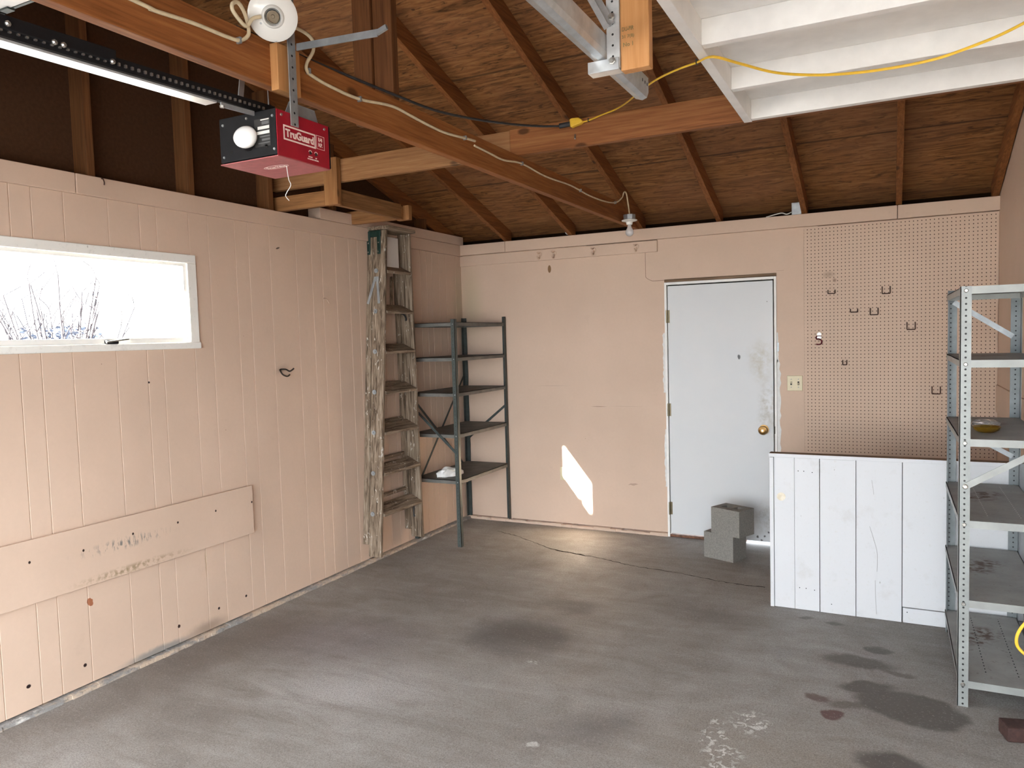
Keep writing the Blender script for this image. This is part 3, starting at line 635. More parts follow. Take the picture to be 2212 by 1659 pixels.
# ------------------------------------------------------------------ cinder blocks
def block(cx, cy, z, ang, label):
    Lx, Ly, H = .236, .172, .186
    m = MB(); ca, sa = math.cos(ang), math.sin(ang)
    def rb(x0, x1, y0, y1):
        c = ((x0 + x1) / 2, (y0 + y1) / 2); m.rbox((cx + ca * c[0] - sa * c[1], cy + sa * c[0] + ca * c[1], z), x1 - x0, y1 - y0, H, ang)
    t = .034; a, b = Lx / 2, Ly / 2
    pts = []
    rb(-a, a, -b, -b + t + .018); rb(-a, a, b - t - .018, b); rb(-a, -a + t + .014, -b + t + .018, b - t - .018); rb(a - t - .014, a, -b + t + .018, b - t - .018); rb(-.018, .018, -b + t + .018, b - t - .018)
    bm = bmesh.new(); me = bpy.data.meshes.new('x'); me.from_pydata(m.v, [], m.f); bm.from_mesh(me)
    o = m.build('cinder_block', block_m)
    return tag(o, label, 'block', 'cinder blocks by the door')
u = Vector((math.cos(-.37), math.sin(-.37))); v = Vector((-u.y, u.x)); F = Vector((2.435, -.533)); c = F - u * .118 + v * .086
block(c.x, c.y, 0, -.37, 'lower gray cinder block on the floor in front of the white door')
u = Vector((math.cos(-.45), math.sin(-.45))); v = Vector((-u.y, u.x)); F = Vector((2.484, -.566)); c = F - u * .118 + v * .086
block(c.x, c.y, .186, -.45, 'upper gray cinder block with two square holes, stacked on the other one')

# ------------------------------------------------------------------ white board clad half wall
hw = thing('half_wall', (3.4, -1.25, 0), 'low half wall clad in scuffed white boards in front of the pegboard', 'half wall')
MB().box(2.80, 4.03, -1.276, -1.24, 0, .884).build('framing', plain('dark gap backing', (.10, .10, .10), .8), hw)  # dark grey backing puts shade into the gaps between planks
MB().box(2.786, 4.035, -1.312, -1.238, .886, .906).build('cap', wood('worn brown cap', (.10, .06, .035), (.20, .125, .075), (.30, .20, .13), 'X', 60), hw, bevel=.002)
MB().box(2.785, 4.035, -1.316, -1.3125, .887, .9065).build('cap_edge', plank_white, hw)
ed = [2.812, 2.924, 3.060, 3.247, 3.476, 4.03]
MB().hexa([(2.790, -1.3105, 0.002), (2.811, -1.3105, 0.002), (2.811, -1.242, 0.002), (2.790, -1.242, 0.002), (2.788, -1.3105, .884), (2.811, -1.3105, .884), (2.811, -1.242, .884), (2.788, -1.242, .884)]).build('corner_trim', plank_white, hw, bevel=.002)
gaps = [.0006, .0035, .0025, .0028, .0006]
for i in range(5):
    z0 = .002 if i < 4 else .089
    MB().box(ed[i] + .0006, ed[i + 1] - gaps[i], -1.300 - random.uniform(0, .003), -1.277, z0, .885).build('plank', plank_white, hw, bevel=.0012)
MB().box(3.479, 4.03, -1.303, -1.277, .002, .084).build('patch_plank', plank_white, hw, bevel=.002)
k = NB('tan knot stain'); kn2 = k.done(k.mix(k.rng(k.noise(30, 3), .4, .6), (.62, .55, .42), (.72, .67, .56)), .6)
MB().lathe((2.852, -1.3032, .655), (0, -1, 0), [(0, .024), (.0006, .024)], 22).build('knot', kn2, hw)
MB().tube([(3.325, -1.3035, .78), (3.331, -1.3035, .74), (3.335, -1.3035, .70)], .0007, 5).tube([(3.315, -1.3035, .52), (3.338, -1.3035, .44), (3.352, -1.3035, .38), (3.354, -1.3035, .33), (3.352, -1.3035, .27)], .0009, 5).tube([(3.343, -1.3035, .22), (3.345, -1.3035, .12), (3.350, -1.3035, .03)], .0008, 5).build('board_crack', plain('board crack', (.30, .29, .28), .8), hw)
for x, z in ((2.945, .81), (2.975, .81), (3.02, .805), (2.95, .13), (2.985, .13), (3.03, .125), (3.12, .055), (3.50, .062)):
    MB().lathe((x, -1.3032, z), (0, -1, 0), [(0, .0028), (.0006, .0028)], 8).build('nail_hole', hole, hw)

# ------------------------------------------------------------------ light grey shelf rack on the right
rr = thing('shelf_rack', (3.85, -1.78, 0), 'light gray punched steel shelf rack along the right wall', 'shelf rack')
X0, X1, YA, YB = 3.673, 4.000, -2.232, -1.325
pA = holed_steel('light punched angle front', (.29, .305, .295), X0 + .020, .0245, .0048)
pB = holed_steel('grey punched angle back', (.19, .21, .215), X0 + .022, .0245, .0042); pC = holed_steel('grey punched angle far right', (.19, .21, .215), X1 - .022, .0245, .0042)
post(X0, YA, 1, 1, 0, 1.775, pA, rr, .040, .003); post(X0 + .008, YB, 1, -1, 0, 1.795, pB, rr, .042, .003); post(X1, YB, -1, -1, 0, 1.79, pC, rr, .044, .003); post(X1, YA, -1, 1, 0, 1.775, pA, rr, .040, .003)
for i, z in enumerate((1.773, 1.470, 1.142, .799, .460, .112)):
    dz = .012 if i else 0
    s = MB().box(X0 + .004, X1 - .004, YA + .008, YB - .006, z - .004, z).build('shelf', {3: shelf_lt, 5: shelf_dk}.get(i, shelf_top), rr)
    lip = MB().box(X0 + .040, X1 - .004, YA + .003, YA + .006, z - .030, z + .001).box(X0 + .004, X0 + .007, YA + .006, YB - .006, z - .030, z).box(X1 - .007, X1 - .004, YA + .006, YB - .006, z - .030, z).box(X0 + .004, X1 - .004, YB - .010, YB - .006, z - .030, z).build('shelf_lip', light_shelf, s)
    MB().lathe((X0 + .020, YA - .001, z - .016), (0, -1, 0), [(0, .0085), (.003, .0085), (.005, .006)], 8).build('bolt', steel, rr)
MB().bar((X0 + .022, YA - .006, .945), (X1 - .01, YA - .006, 1.13), .003, .026).build('brace', light_shelf, rr)
MB().bar((3.707, YB - .01, 1.735), (3.965, YB - .01, 1.552), .003, .026).build('brace', galv_dark, rr)
MB().bar((3.75, YB - .01, 1.07), (3.97, YB - .01, .945), .003, .024).build('brace', galv_dark, rr)
MB().lathe((X0 + .022, YA - .009, .945), (0, -1, 0), [(0, .011), (.004, .011), (.006, .007)], 8).build('bolt', steel, rr)
# things on it
ds = MB().lathe((3.795, -1.975, 1.143), (0, 0, 1), [(0, .028), (.002, .034), (.012, .050), (.026, .056), (.027, .053), (.012, .045), (.004, .028)], 28).build('glass_dish', glass_amber, smooth=True)
tag(ds, 'small round amber glass dish on the third shelf of the light gray rack', 'dish')
bm = bmesh.new(); bmesh.ops.create_icosphere(bm, subdivisions=3, radius=1); m = MB()
for v_ in bm.verts:
    p = v_.co; k_ = 1 + .30 * mn.noise(p * 2.9 + Vector((3, 1, 0))) + .2 * abs(mn.noise(p * 6.3)); x, y, z = p * k_
    v_.co = (3.815 + x * .055, -1.72 + y * .045, 1.146 + (max(z, -.3) + .3) * .020)
m.v = [tuple(q.co) for q in bm.verts]; m.f = [tuple(q.index for q in f.verts) for f in bm.faces]; bm.free()
pw = m.build('plastic_wrap', wrap_m); tag(pw, 'crumpled clear plastic wrapper behind the amber dish on the gray rack', 'wrapper')
o = MB().box(W - .02, W - .002, -3.2, -1.325, .02, 1.765).build('wall_panel', plain('white wall panel paint', (.68, .69, .72), .5, 0, .05, 10), bevel=.002)
tag(o, 'white painted panel on the right wall behind the light gray rack', 'panel')
br = MB().rbox((3.905, -2.42, 0), .19, .09, .057, .25).build('brick', brick_m, bevel=.006); tag(br, 'dark brown brick lying on the floor in the bottom right corner', 'brick')
o = MB().tube([(4.01, -2.43, .62), (3.95, -2.42, .52), (3.895, -2.41, .465), (3.866, -2.40, .41), (3.860, -2.40, .368), (3.875, -2.40, .338), (3.915, -2.41, .312), (3.97, -2.43, .31), (4.02, -2.45, .36), (4.03, -2.46, .5), (4.02, -2.44, .60)], .006, 10).build('extension_cord', yellow, smooth=True)
tag(o, 'yellow cord loop hanging at the right edge beside the light gray rack', 'cord')

# ------------------------------------------------------------------ overhead white framed panel
op = thing('overhead_panel', (3.4, -3.4, 2.575), 'white painted framed panel laid flat overhead at the upper right, ribs facing down', 'door panel')
PX0, PX1, PY0, PY1, PZ = 2.810, 4.03, -5.4, -2.19, 2.574
MB().box(PX0, PX1, PY0, PY1, PZ + .090, PZ + .102).build('deck', white_paint, op)
MB().box(PX0, PX0 + .036, PY0, PY1, PZ, PZ + .090).build('side_rail', white_paint, op, bevel=.002)
for y in (PY1 - .038, -2.705, -3.235, -3.77, -4.3, -4.83):
    MB().box(PX0 + .036, PX1, y, y + .038, PZ + .004, PZ + .090).build('rib', white_paint, op, bevel=.002)
# second white door panel, top left
o = MB().box(.10, 1.58, -5.75, -4.44, 2.640, 2.68).build('garage_door_panel', white_paint, bevel=.003); tag(o, 'raised white garage door panel at the top left above the opener rail', 'door panel')
m = MB().box(.10, 1.58, -4.439, -4.430, 2.640, 2.68)
for x in (.98, 1.02, 1.33): m.box(x, x + .05, -4.452, -4.430, 2.634, 2.65)
m.build('edge_strip', dkmetal, o)

# ------------------------------------------------------------------ galvanised track, hanger, bracket
o = MB().prism([(2.603, 2.452), (2.603, 2.462), (2.606, 2.462), (2.606, 2.453), (2.627, 2.447), (2.642, 2.452), (2.647, 2.468), (2.647, 2.513), (2.638, 2.513), (2.638, 2.516), (2.650, 2.516), (2.650, 2.466), (2.644, 2.449), (2.627, 2.443)], 'Y', -5.9, -3.195).build('door_track', galv)
tag(o, 'galvanized steel garage door track hanging overhead, its cut end toward the back', 'track')
for y in (-3.27, -3.24, -3.215): MB().box(2.6502, 2.6508, y, y + .006, 2.485, 2.495).build('slot', hole, o)
hp = MB().box(2.692, 2.780, -3.632, -3.594, 2.404, 3.38).build('track_hanger', hang_w, bevel=.003)
tag(hp, 'fresh orange two by four hanger post with a stamped grade mark beside the steel track', 'post')
for body, z, w in (('DU-FIR', 2.523, .036), ('31 7(8)', 2.500, .038), ('No 1', 2.478, .030)):
    text(body, hp, 'grade_stamp', stampink, (2.716, -3.6325, z), (1, 0, 0), (0, 0, 1), .012, w, .01)
bk = thing('track_bracket', (2.66, -3.635, 2.41), 'perforated galvanized angle bracket bolting the track to the orange hanger', 'bracket')
pg = holed_steel('perforated bracket steel', (.52, .53, .53), 2.671, .032, .004)
MB().box(2.652, 2.692, -3.640, -3.637, 2.412, 2.95).box(2.689, 2.692, -3.637, -3.60, 2.412, 2.95).build('upright', pg, bk)
MB().box(2.592, 2.690, -3.645, -3.641, 2.408, 2.442).box(2.592, 2.690, -3.641, -3.60, 2.408, 2.411).build('shelf_angle', galv, bk, bevel=.001)
MB().bar((2.664, -3.648, 2.535), (2.50, -3.648, 2.85), .003, .036, (0, 1, 0)).bar((2.664, -3.648, 2.535), (2.50, -3.648, 2.85), .036, .003, (0, 1, 0)).build('diagonal', galv, bk)
for z in (2.56, 2.432): MB().lathe((2.671, -3.648, z), (0, -1, 0), [(0, .011), (.004, .011), (.0045, .007), (.010, .006)], 6).build('bolt', steel, bk)

# ------------------------------------------------------------------ garage door opener
go = thing('garage_door_opener', (1.565, -3.9, 2.21), 'red and black garage door opener motor hanging under the long joist', 'opener')
MX0, MX1, MY0, MY1, MZ0, MZ1 = 1.440, 1.690, -4.018, -3.770, 2.212, 2.358
MB().box(MX0 + .003, MX1 - .003, MY0, MY1 + .012, MZ0 + .003, MZ1).build('black_chassis', black, go, bevel=.003)
MB().box(MX1 - .0025, MX1, MY0 + .002, MY1, MZ0, MZ1 - .002).build('red_cover', red, go, bevel=.0008)
MB().box(MX0, MX0 + .0025, MY0 + .012, MY1, MZ0, MZ1 - .002).build('red_cover', red, go, bevel=.0008)
MB().box(MX0, MX1, MY0 + .002, MY1, MZ0 - .003, MZ0).build('cover_bottom', red_dark, go)
bu = MB().lathe((1.566, MY0 + .014, 2.262), (.34, -.88, .33), [(0, .024), (.018, .024), (.024, .027), (.032, .034), (.042, .038), (.050, .037), (.057, .030), (.061, .018), (.062, .006)], 32).build('light_bulb', frost, go, smooth=True)
MB().lathe((1.566, MY0 + .004, 2.263), (.34, -.88, .33), [(0, .027), (.014, .026)], 24).build('bulb_socket', black, bu)
lb = MB().box(1.598, 1.664, MY0 - .0008, MY0, 2.245, 2.332).build('spec_label', plain('dark label', (.022, .021, .020), .5), go)
for z, x0, x1, h, mt in ((2.328, 1.625, 1.660, .0035, paper), (2.318, 1.630, 1.660, .010, greyprint), (2.3035, 1.612, 1.661, .0095, paper), (2.2885, 1.607, 1.661, .0095, paper), (2.276, 1.62, 1.662, .004, greyprint), (2.266, 1.628, 1.662, .006, greyprint), (2.256, 1.612, 1.662, .003, greyprint)):
    MB().box(x0, x1, MY0 - .0014, MY0 - .0008, z - h / 2, z + h / 2).build('label_line', mt, lb)
for x, z in ((1.46, 2.335), (1.675, 2.335), (1.46, 2.232), (1.678, 2.232), (1.565, 2.342)):
    MB().lathe((x, MY0, z), (0, -1, 0), [(0, .0045), (.003, .0035)], 10).build('screw', steel if x == 1.565 else galv_dark, go)
for x, z in ((1.488, 2.240), (1.640, 2.240)): MB().box(x, x + .011, MY0 - .0008, MY0, z, z + .009).build('slot', hole, go)
FX = MX1 + .0006; u, v = (0, 1, 0), (0, 0, 1)
y0, y1 = -3.988, -3.838    # wordmark frame
zc = 2.290
MB().box(MX1, FX, y0, y1, zc + .0185, zc + .0235).box(MX1, FX, y0, y1, zc - .0235, zc - .0185).box(MX1, FX, y0, y0 + .005, zc - .0185, zc + .0185).box(MX1, FX, y1 - .005, y1, zc - .0185, zc + .0185).build('sign_frame', pinkwhite, go)
text('TruGuard', go, 'sign_lettering', pinkwhite, (MX1 + .0003, (y0 + y1) / 2, zc), u, v, .026, .132, .035)
for z in (zc + .0115, zc - .0120): pass
MB().box(MX1, FX, -3.834, -3.8328, zc - .021, zc + .024).box(MX1, FX, -3.7952, -3.794, zc - .021, zc + .024).box(MX1, FX, -3.834, -3.794, zc + .0228, zc + .024).box(MX1, FX, -3.834, -3.794, zc - .021, zc - .0198).build('sign_frame', pinkwhite, go)
text('1/4', go, 'sign_lettering', pinkwhite, (MX1 + .0003, -3.814, zc + .011), u, v, .013, .019, .03); text('H.P.', go, 'sign_lettering', pinkwhite, (MX1 + .0003, -3.814, zc - .0065), u, v, .013, .020, .03)
for y, lab in ((-3.866, 'DOWN'), (-3.838, 'UP')):
    m = MB(); n = 12
    for j in range(n):
        a0 = math.radians(20 + 140 * j / n); a1 = math.radians(20 + 140 * (j + 1) / n); q = []
        for r_, a_ in ((.007, a0), (.0095, a0), (.0095, a1), (.007, a1)): q.append((y + r_ * math.cos(a_), 2.2475 + r_ * math.sin(a_)))
        m.prism(q, 'X', MX1, FX)
    d = m.build('dial_mark', pinkwhite, go)
    MB().lathe((MX1, y, 2.2475), (1, 0, 0), [(0, .0055), (.002, .005)], 14).build('adjuster_dial', ink, go)
    text(lab, go, 'sign_lettering', pinkwhite, (MX1 + .0003, y, 2.2345), u, v, .0042, None, .03)
text('INCREASE TRAVEL', go, 'sign_lettering', pinkwhite, (MX1 + .0003, -3.853, 2.2275), u, v, .0040, .054, .03)
for y in (-3.995, -3.792): MB().lathe((MX1, y, 2.342), (1, 0, 0), [(0, .005), (.003, .004)], 10).build('screw', steel, go)
m = MB(); n = 36
for j in range(n):
    a0, a1 = 2 * math.pi * j / n, 2 * math.pi * (j + 1) / n
    q = [(1.575 + .052 * math.cos(a0) * s_, -3.905 + .018 * math.sin(a0) * s_) for s_ in (1, .97)] + [(1.575 + .052 * math.cos(a1) * s_, -3.905 + .018 * math.sin(a1) * s_) for s_ in (.97, 1)]
    m.prism(q, 'Z', MZ0 - .0036, MZ0 - .003)
m.build('oval_emblem', pinkwhite, go)
text('True Value', go, 'sign_lettering', pinkwhite, (1.575, -3.905, MZ0 - .0034), (1, 0, 0), (0, -1, 0), .016, .080, .01, .35)
MB().tube([(1.615, -3.90, MZ0), (1.622, -3.90, 2.165), (1.630, -3.90, 2.144), (1.612, -3.90, 2.122), (1.606, -3.90, 2.110), (1.620, -3.90, 2.094)], .0013, 6).build('pull_string', paper, go, smooth=True)
MB().prism([(-3.95, 2.356), (-3.925, 2.405), (-3.805, 2.405), (-3.785, 2.356)], 'X', 1.66, 1.663).build('hanger_plate', galv_dark, go)
strapm = NB('perforated strap steel'); o_ = strapm.sep(); nn = strapm.noise(20, 4)
cc = strapm.mix(strapm.rng(nn, .3, .7), (.30, .32, .33), (.46, .48, .49)); dz_ = strapm.math('MULTIPLY', strapm.math('SUBTRACT', strapm.math('FRACT', strapm.math('DIVIDE', o_[2], .036)), .5), .036); dy_ = strapm.math('SUBTRACT', o_[1], -3.941)
dd_ = strapm.math('SQRT', strapm.math('ADD', strapm.math('MULTIPLY', dz_, dz_), strapm.math('MULTIPLY', dy_, dy_))); strapm = strapm.done(strapm.mix(strapm.rng(dd_, .0042, .0034), cc, (.02, .02, .02)), .42, .6, .4)
MB().prism([(1.693, -3.957), (1.697, -3.957), (1.697, -3.941), (1.694, -3.9405), (1.697, -3.940), (1.697, -3.924), (1.693, -3.924)], 'Z', 2.316, 2.90).build('hanging_strap', strapm, go)
MB().bar((1.51, -3.955, 2.60), (1.475, -3.955, 2.41), .003, .022, (0, 1, 0)).build('brace', galv_dark, go)
MB().bar((1.695, -3.915, 2.574), (2.015, -3.915, 2.555), .004, .022).bar((2.013, -3.915, 2.555), (2.05, -3.915, 2.566), .010, .014).build('cross_strap', galv_dark, go)
# rail with chain
def rz(y): return 2.366 + (y + 4.13) * .034
Y0, Y1 = -6.3, -4.03
def slab(m, x0, x1, a, b, y0=Y0, y1=Y1): return m.hexa([(x0, y0, rz(y0) + a), (x1, y0, rz(y0) + a), (x1, y1, rz(y1) + a), (x0, y1, rz(y1) + a), (x0, y0, rz(y0) + b), (x1, y0, rz(y0) + b), (x1, y1, rz(y1) + b), (x0, y1, rz(y1) + b)])
rl = slab(MB(), 1.553, 1.577, .002, .034, Y0, -3.9).build('rail', black, go)
slab(MB(), 1.515, 1.564, -.004, .002, Y0, -4.135).build('rail_flange', plain('bright rail steel', (.66, .67, .67), .3, .55, .08), rl)
slab(MB(), 1.550, 1.586, .016, .050, Y0, -4.486).build('trolley', black, rl, bevel=.003)
m = MB(); y = -6.2
while y < -3.95: m.box(1.5775, 1.5835, y, y + .006, rz(y) + .012, rz(y) + .020); y += .020
ch = m.build('chain', steel, rl); ch['kind'] = 'stuff'
for y, dz in ((-4.764, .030), (-4.655, .020), (-4.632, .020), (-4.50, .016)): MB().lathe((1.586, y, rz(y) + dz), (1, 0, 0), [(0, .007), (.004, .007), (.008, .004)], 8).build('bolt', steel, rl)
MB().bar((1.585, -4.14, 2.352), (1.60, -4.02, 2.352), .006, .014).build('rail_bracket', galv_dark, rl); MB().lathe((1.585, -4.135, 2.350), (0, 0, -1), [(0, .008), (.007, .007)], 6).build('bolt', steel, rl)
bc = MB().tube([(1.49, -3.84, 2.52), (1.492, -3.84, 2.46), (1.49, -3.84, 2.40)], .0022, 6).build('bead_chain', galv_dark, go)
# wood block on the joist behind the strap
o = MB().box(1.645, 1.676, -3.985, -3.882, 2.425, 2.572).build('wood_block', hang_w, bevel=.002); tag(o, 'light plywood block screwed to the long joist behind the steel strap', 'block')

# ------------------------------------------------------------------ lamp holders
lh = thing('lampholder', (1.72, -4.04, 2.62), 'white porcelain lampholder without a bulb, on the joist above the opener', 'lamp')
d = Vector((.60, -.64, -.48)).normalized(); c0 = Vector((1.712, -4.035, 2.626))
MB().lathe(c0 - d * .050 + Vector((0, 0, -.026)), d, [(0, .046), (.044, .050)], 8).build('junction_box', galv_dark, lh)
MB().lathe(c0 - d * .006, d, [(0, .060), (.004, .074), (.010, .074), (.016, .066), (.024, .034), (.032, .030), (.034, .026), (.020, .020), (.012, .019)], 36).build('holder_body', porcelain, lh, smooth=True)
MB().lathe(c0 + d * .0075, d, [(0, .0185), (.020, .0185), (.0201, .0165), (.006, .0165), (.006, .006), (.009, .005)], 20).build('socket_shell', plain('dark socket brass', (.16, .13, .09), .3, .9), lh)
for q in ((.030, -.012), (-.034, -.030)):
    uu = d.orthogonal().normalized(); ww = d.cross(uu); MB().lathe(c0 + d * .014 + Vector((0, 0, 0)) + uu * q[0] * 1.3 + ww * q[1] * 1.3, d, [(0, .004), (.003, .003)], 8).build('screw', galv_dark, lh)
lk = thing('lampholder', (1.70, -.46, 2.44), 'bare clear bulb in a white lampholder at the far end of the joist', 'lamp')
MB().lathe((1.703, -.455, 2.454), (0, 0, 1), [(0, .044), (.036, .046)], 8).build('junction_box', galv_dark, lk)
MB().bar((1.652, -.47, 2.452), (1.652, -.47, 2.54), .016, .003).build('hanger_strap', galv_dark, lk)
MB().lathe((1.703, -.455, 2.454), (0, 0, -1), [(0, .052), (.004, .058), (.010, .054), (.016, .026), (.034, .022), (.036, .018)], 28).build('holder_body', porcelain, lk, smooth=True)
bulb_m = NB('thin bulb glass'); bulb_m.b.inputs['Transmission Weight'].default_value = .55; bulb_m = bulb_m.done((.80, .80, .80), .15, 0, .5)
MB().lathe((1.703, -.455, 2.420), (0, 0, -1), [(0, .013), (.012, .014), (.026, .018), (.042, .027), (.056, .030), (.070, .028), (.080, .020), (.086, .008)], 26).build('light_bulb', bulb_m, lk, smooth=True)
# metal box on the plate
o = MB().box(2.775, 2.842, -.01, .03, 2.442, 2.53).build('junction_box', galv_dark, bevel=.003); tag(o, 'small galvanized junction box on the back plate above the light switch', 'junction box')
o = MB().tube([(2.60, -.01, 2.444), (2.66, -.02, 2.455), (2.71, -.02, 2.462), (2.742, -.01, 2.452), (2.775, 0, 2.465)], .004, 8).build('cable', paper, smooth=True); tag(o, 'short loop of white cable on the back plate entering the metal box', 'cable')
o = MB().lathe((1.03, .02, 2.47), (0, -1, 0), [(0, .018), (.03, .018)], 12).build('metal_cap', galv); tag(o, 'tiny round metal cap on the back plate beside a rafter foot', 'cap')

# ------------------------------------------------------------------ cables
RA = [(1.653, -6.3, 2.52), (1.653, -5.2, 2.53), (1.653, -4.481, 2.520), (1.653, -4.426, 2.516), (1.653, -4.291, 2.528), (1.653, -4.174, 2.531), (1.655, -4.12, 2.536), (1.66, -4.091, 2.557), (1.66, -4.086, 2.581), (1.67, -4.108, 2.614), (1.68, -4.141, 2.632), (1.68, -4.164, 2.623), (1.68, -4.166, 2.603), (1.68, -4.139, 2.582), (1.68, -4.114, 2.575), (1.69, -4.098, 2.600), (1.70, -4.075, 2.612)]
RB = [(1.69, -3.995, 2.630), (1.682, -3.93, 2.640), (1.678, -3.86, 2.645), (1.675, -3.815, 2.635), (1.665, -3.800, 2.605), (1.655, -3.822, 2.561), (1.653, -3.823, 2.535), (1.653, -3.792, 2.524), (1.653, -3.697, 2.515), (1.653, -3.54, 2.515), (1.653, -3.334, 2.542), (1.653, -3.171, 2.535), (1.653, -2.953, 2.528), (1.653, -2.748, 2.545), (1.653, -2.665, 2.551)]
RC = [(1.652, -2.67, 2.529), (1.652, -2.522, 2.524), (1.652, -2.373, 2.520), (1.652, -2.154, 2.543), (1.652, -1.851, 2.530), (1.652, -1.465, 2.542), (1.652, -1.144, 2.530), (1.652, -.828, 2.537), (1.655, -.609, 2.563), (1.672, -.523, 2.607), (1.684, -.510, 2.645), (1.688, -.470, 2.645), (1.692, -.445, 2.577), (1.70, -.44, 2.50)]
NM = ['cream cable stapled along the joist from overhead into the porcelain lampholder', 'cream cable from the porcelain lampholder along the middle of the joist', 'cream cable along the far half of the joist to the bare bulb']
for pts, lab, cl in ((RA, NM[0], [(-4.12, 2.536)]), (RB, NM[1], [(-3.815, 2.535), (-3.54, 2.515), (-2.76, 2.545)]), (RC, NM[2], [(-2.154, 2.543), (-1.30, 2.537), (-.62, 2.560)])):
    o = MB().tube(pts, .0058 if pts is not RC else .0052, 10).build('electric_cable', cream, smooth=True); tag(o, lab, 'cable')
    for y, z in cl: MB().box(1.645, 1.661, y - .004, y + .004, z - .009, z + .009).build('staple', galv_dark, o)
o = MB().tube([(1.625, -4.1, 2.588), (1.628, -3.75, 2.590), (1.640, -3.55, 2.590), (1.649, -3.30, 2.594), (1.665, -3.05, 2.598), (1.70, -2.80, 2.618), (1.755, -2.55, 2.645), (1.82, -2.35, 2.670), (1.90, -2.235, 2.684), (1.92, -2.225, 2.687)], .0055, 10).build('electric_cable', rubber, smooth=True); tag(o, 'black cable draped over the joist to the yellow connector', 'cable')
MB().tube([(1.905, -2.232, 2.684), (1.93, -2.222, 2.688), (1.962, -2.218, 2.690)], .013, 10).build('plug', rubber, o, smooth=True)
ye = MB().tube([(2.025, -2.220, 2.690), (2.06, -2.22, 2.692), (2.138, -2.24, 2.703), (2.23, -2.30, 2.700), (2.34, -2.45, 2.680), (2.47, -2.68, 2.645), (2.60, -2.90, 2.605), (2.72, -3.06, 2.573), (2.803, -3.118, 2.565), (2.872, -3.179, 2.553), (2.946, -3.085, 2.545), (3.05, -2.95, 2.535), (3.183, -2.85, 2.533), (3.319, -2.80, 2.533), (3.452, -2.785, 2.535), (3.566, -2.80, 2.538), (3.67, -2.86, 2.543), (3.729, -2.91, 2.545), (3.796, -3.007, 2.545), (3.90, -3.20, 2.545)], .0056, 10, True, .62).build('extension_cord', yellow, smooth=True)
tag(ye, 'long yellow extension cord from its plug up and under the white overhead panel', 'cord')
MB().prism([(1.965, 2.672), (1.972, 2.668), (1.985, 2.674), (2.018, 2.680), (2.030, 2.688), (2.030, 2.696), (2.012, 2.712), (1.975, 2.714), (1.962, 2.710)], 'Y', -2.234, -2.204).build('connector', yellow, ye, bevel=.004)
for p in ((2.06, -2.22, 2.692), (2.803, -3.118, 2.566)): MB().box(p[0] - .002, p[0] + .002, p[1] - .008, p[1] + .008, p[2] - .007, p[2] + .010).build('staple', ink, ye)
o = MB().lathe((1.975, -2.19, 2.642), (0, -.2, -1), [(0, .004), (.022, .0045), (.026, .002)], 8).build('nail', steel); tag(o, 'bent shiny nail in the cross beam just below the yellow connector', 'nail')

# ------------------------------------------------------------------ outdoors
struct(MB().box(-60, 60, -70, 60, -.25, -.06).build('ground', outdoor))
struct(MB().box(-9.25, -4.3, -38, -34.5, -.06, 15.5).build('added_sun_blocker', stucco))  # tall block added out of view to keep sun off the open front
random.seed(11)
def shrub(bx, by, bz, h, spread, n, label, name):
    t = thing(name, (bx, by, bz), label, 'shrub')
    m = MB()
    for i in range(n):
        a = random.uniform(0, 2 * math.pi); l = h * random.uniform(.5, 1); s = spread * random.uniform(.25, 1)
        p = Vector((bx, by, bz)); pts = [p.copy()]
        for j in range(1, 6):
            f = j / 5; pts.append(Vector((bx + math.cos(a) * s * f ** 1.4 + random.uniform(-.03, .03), by + math.sin(a) * s * f ** 1.4 + random.uniform(-.03, .03), bz + l * f)))
        m.tube(pts, .009, 5)
        for j in (2, 3, 4, 3, 4, 5):
            b = pts[j]; q = b + Vector((random.uniform(-.2, .2), random.uniform(-.2, .2), random.uniform(.08, .3))); m.tube([b, (b + q) / 2 + Vector((random.uniform(-.03, .03),) * 3), q], .005, 4)
    m.build('branches', twig_m, t)
    return t
sb = shrub(-4.3, -.9, -.06, 2.45, .75, 46, 'bare twiggy shrub outside the window on the left', 'shrub')
m = MB()
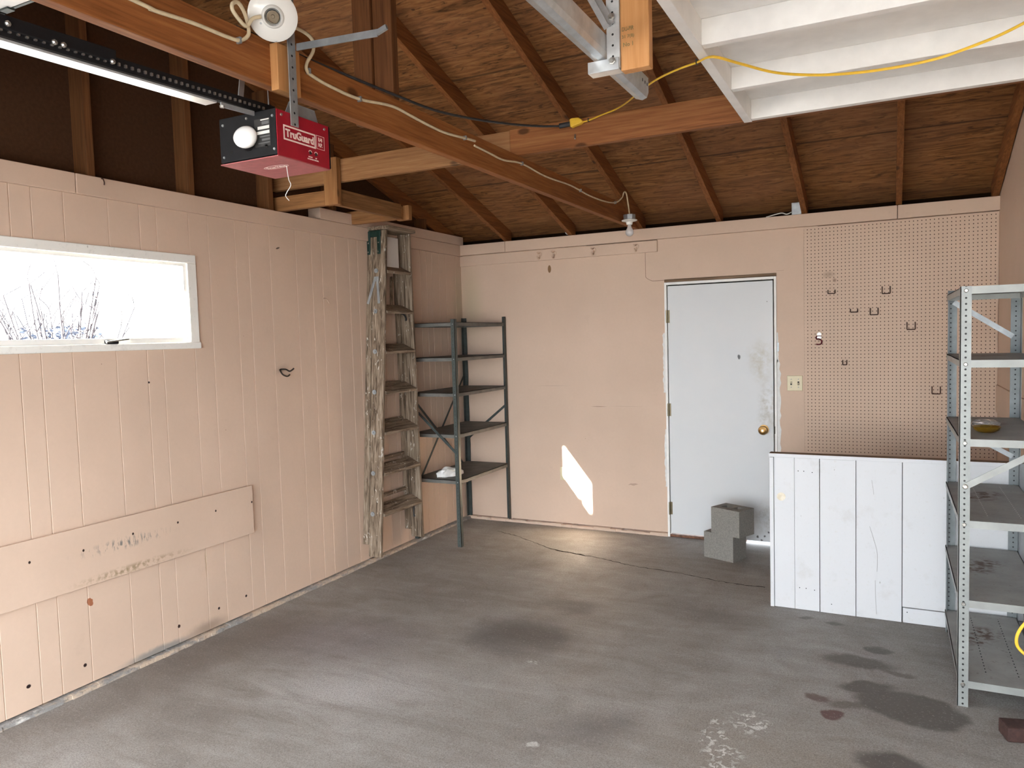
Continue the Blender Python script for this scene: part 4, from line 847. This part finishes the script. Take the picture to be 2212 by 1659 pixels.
for i in range(260):
    a = random.uniform(0, 6.28); r_ = random.uniform(0, .38); x, y, z = -4.2 + r_ * math.cos(a), -.95 + r_ * math.sin(a), random.uniform(1.35, 1.86); q = .03
    b = len(m.v); m.v += [(x, y - q, z), (x + random.uniform(-q, q), y, z + q * .6), (x, y + q, z), (x + random.uniform(-q, q), y, z - q * .6)]; m.f.append((b, b + 1, b + 2, b + 3))
lv = m.build('leaves', leaf_m, sb); lv['kind'] = 'stuff'
shrub(-4.4, -1.72, -.06, 2.55, .40, 9, 'thin bare sapling outside the window at the far left', 'sapling')

# ------------------------------------------------------------------ light
sun = bpy.data.lights.new('sun', 'SUN'); sun.energy = 48; sun.angle = .0093; sun.color = (1, .95, .86)
so = bpy.data.objects.new('sun', sun); COL.objects.link(so); so.rotation_euler = Vector((1, 3.147, -1.30)).to_track_quat('-Z', 'Y').to_euler()
wd = bpy.data.worlds.new('sky'); S.world = wd; wd.use_nodes = True; nt = wd.node_tree
bgn = nt.nodes['Background']; bgn.inputs[0].default_value = (.86, .93, 1.0, 1); bgn.inputs[1].default_value = 2.4

# ------------------------------------------------------------------ camera
yaw, pitch, roll = -.465082972, -.0612400983, -.0281536003
f = Vector((math.sin(yaw) * math.cos(pitch), math.cos(yaw) * math.cos(pitch), math.sin(pitch))); r = f.cross(Vector((0, 0, 1))).normalized(); u = r.cross(f)
r2 = math.cos(roll) * r + math.sin(roll) * u; u2 = -math.sin(roll) * r + math.cos(roll) * u
cd = bpy.data.cameras.new('camera'); co = bpy.data.objects.new('camera', cd); COL.objects.link(co)
cd.sensor_fit = 'HORIZONTAL'; cd.sensor_width = 36; cd.lens = 1632.29403 / 2212 * 36; cd.clip_start = .02; cd.clip_end = 300
M = Matrix((r2, u2, -f)).transposed().to_4x4(); M.translation = (3.41526312, -5.85852448, 1.61666813); co.matrix_world = M
S.camera = co
S.cycles.diffuse_bounces = 8; S.cycles.max_bounces = 14
S.view_settings.view_transform = 'Standard'; S.view_settings.look = 'None'; S.view_settings.exposure = 2.74; S.view_settings.gamma = 1
S.view_settings.use_curve_mapping = False
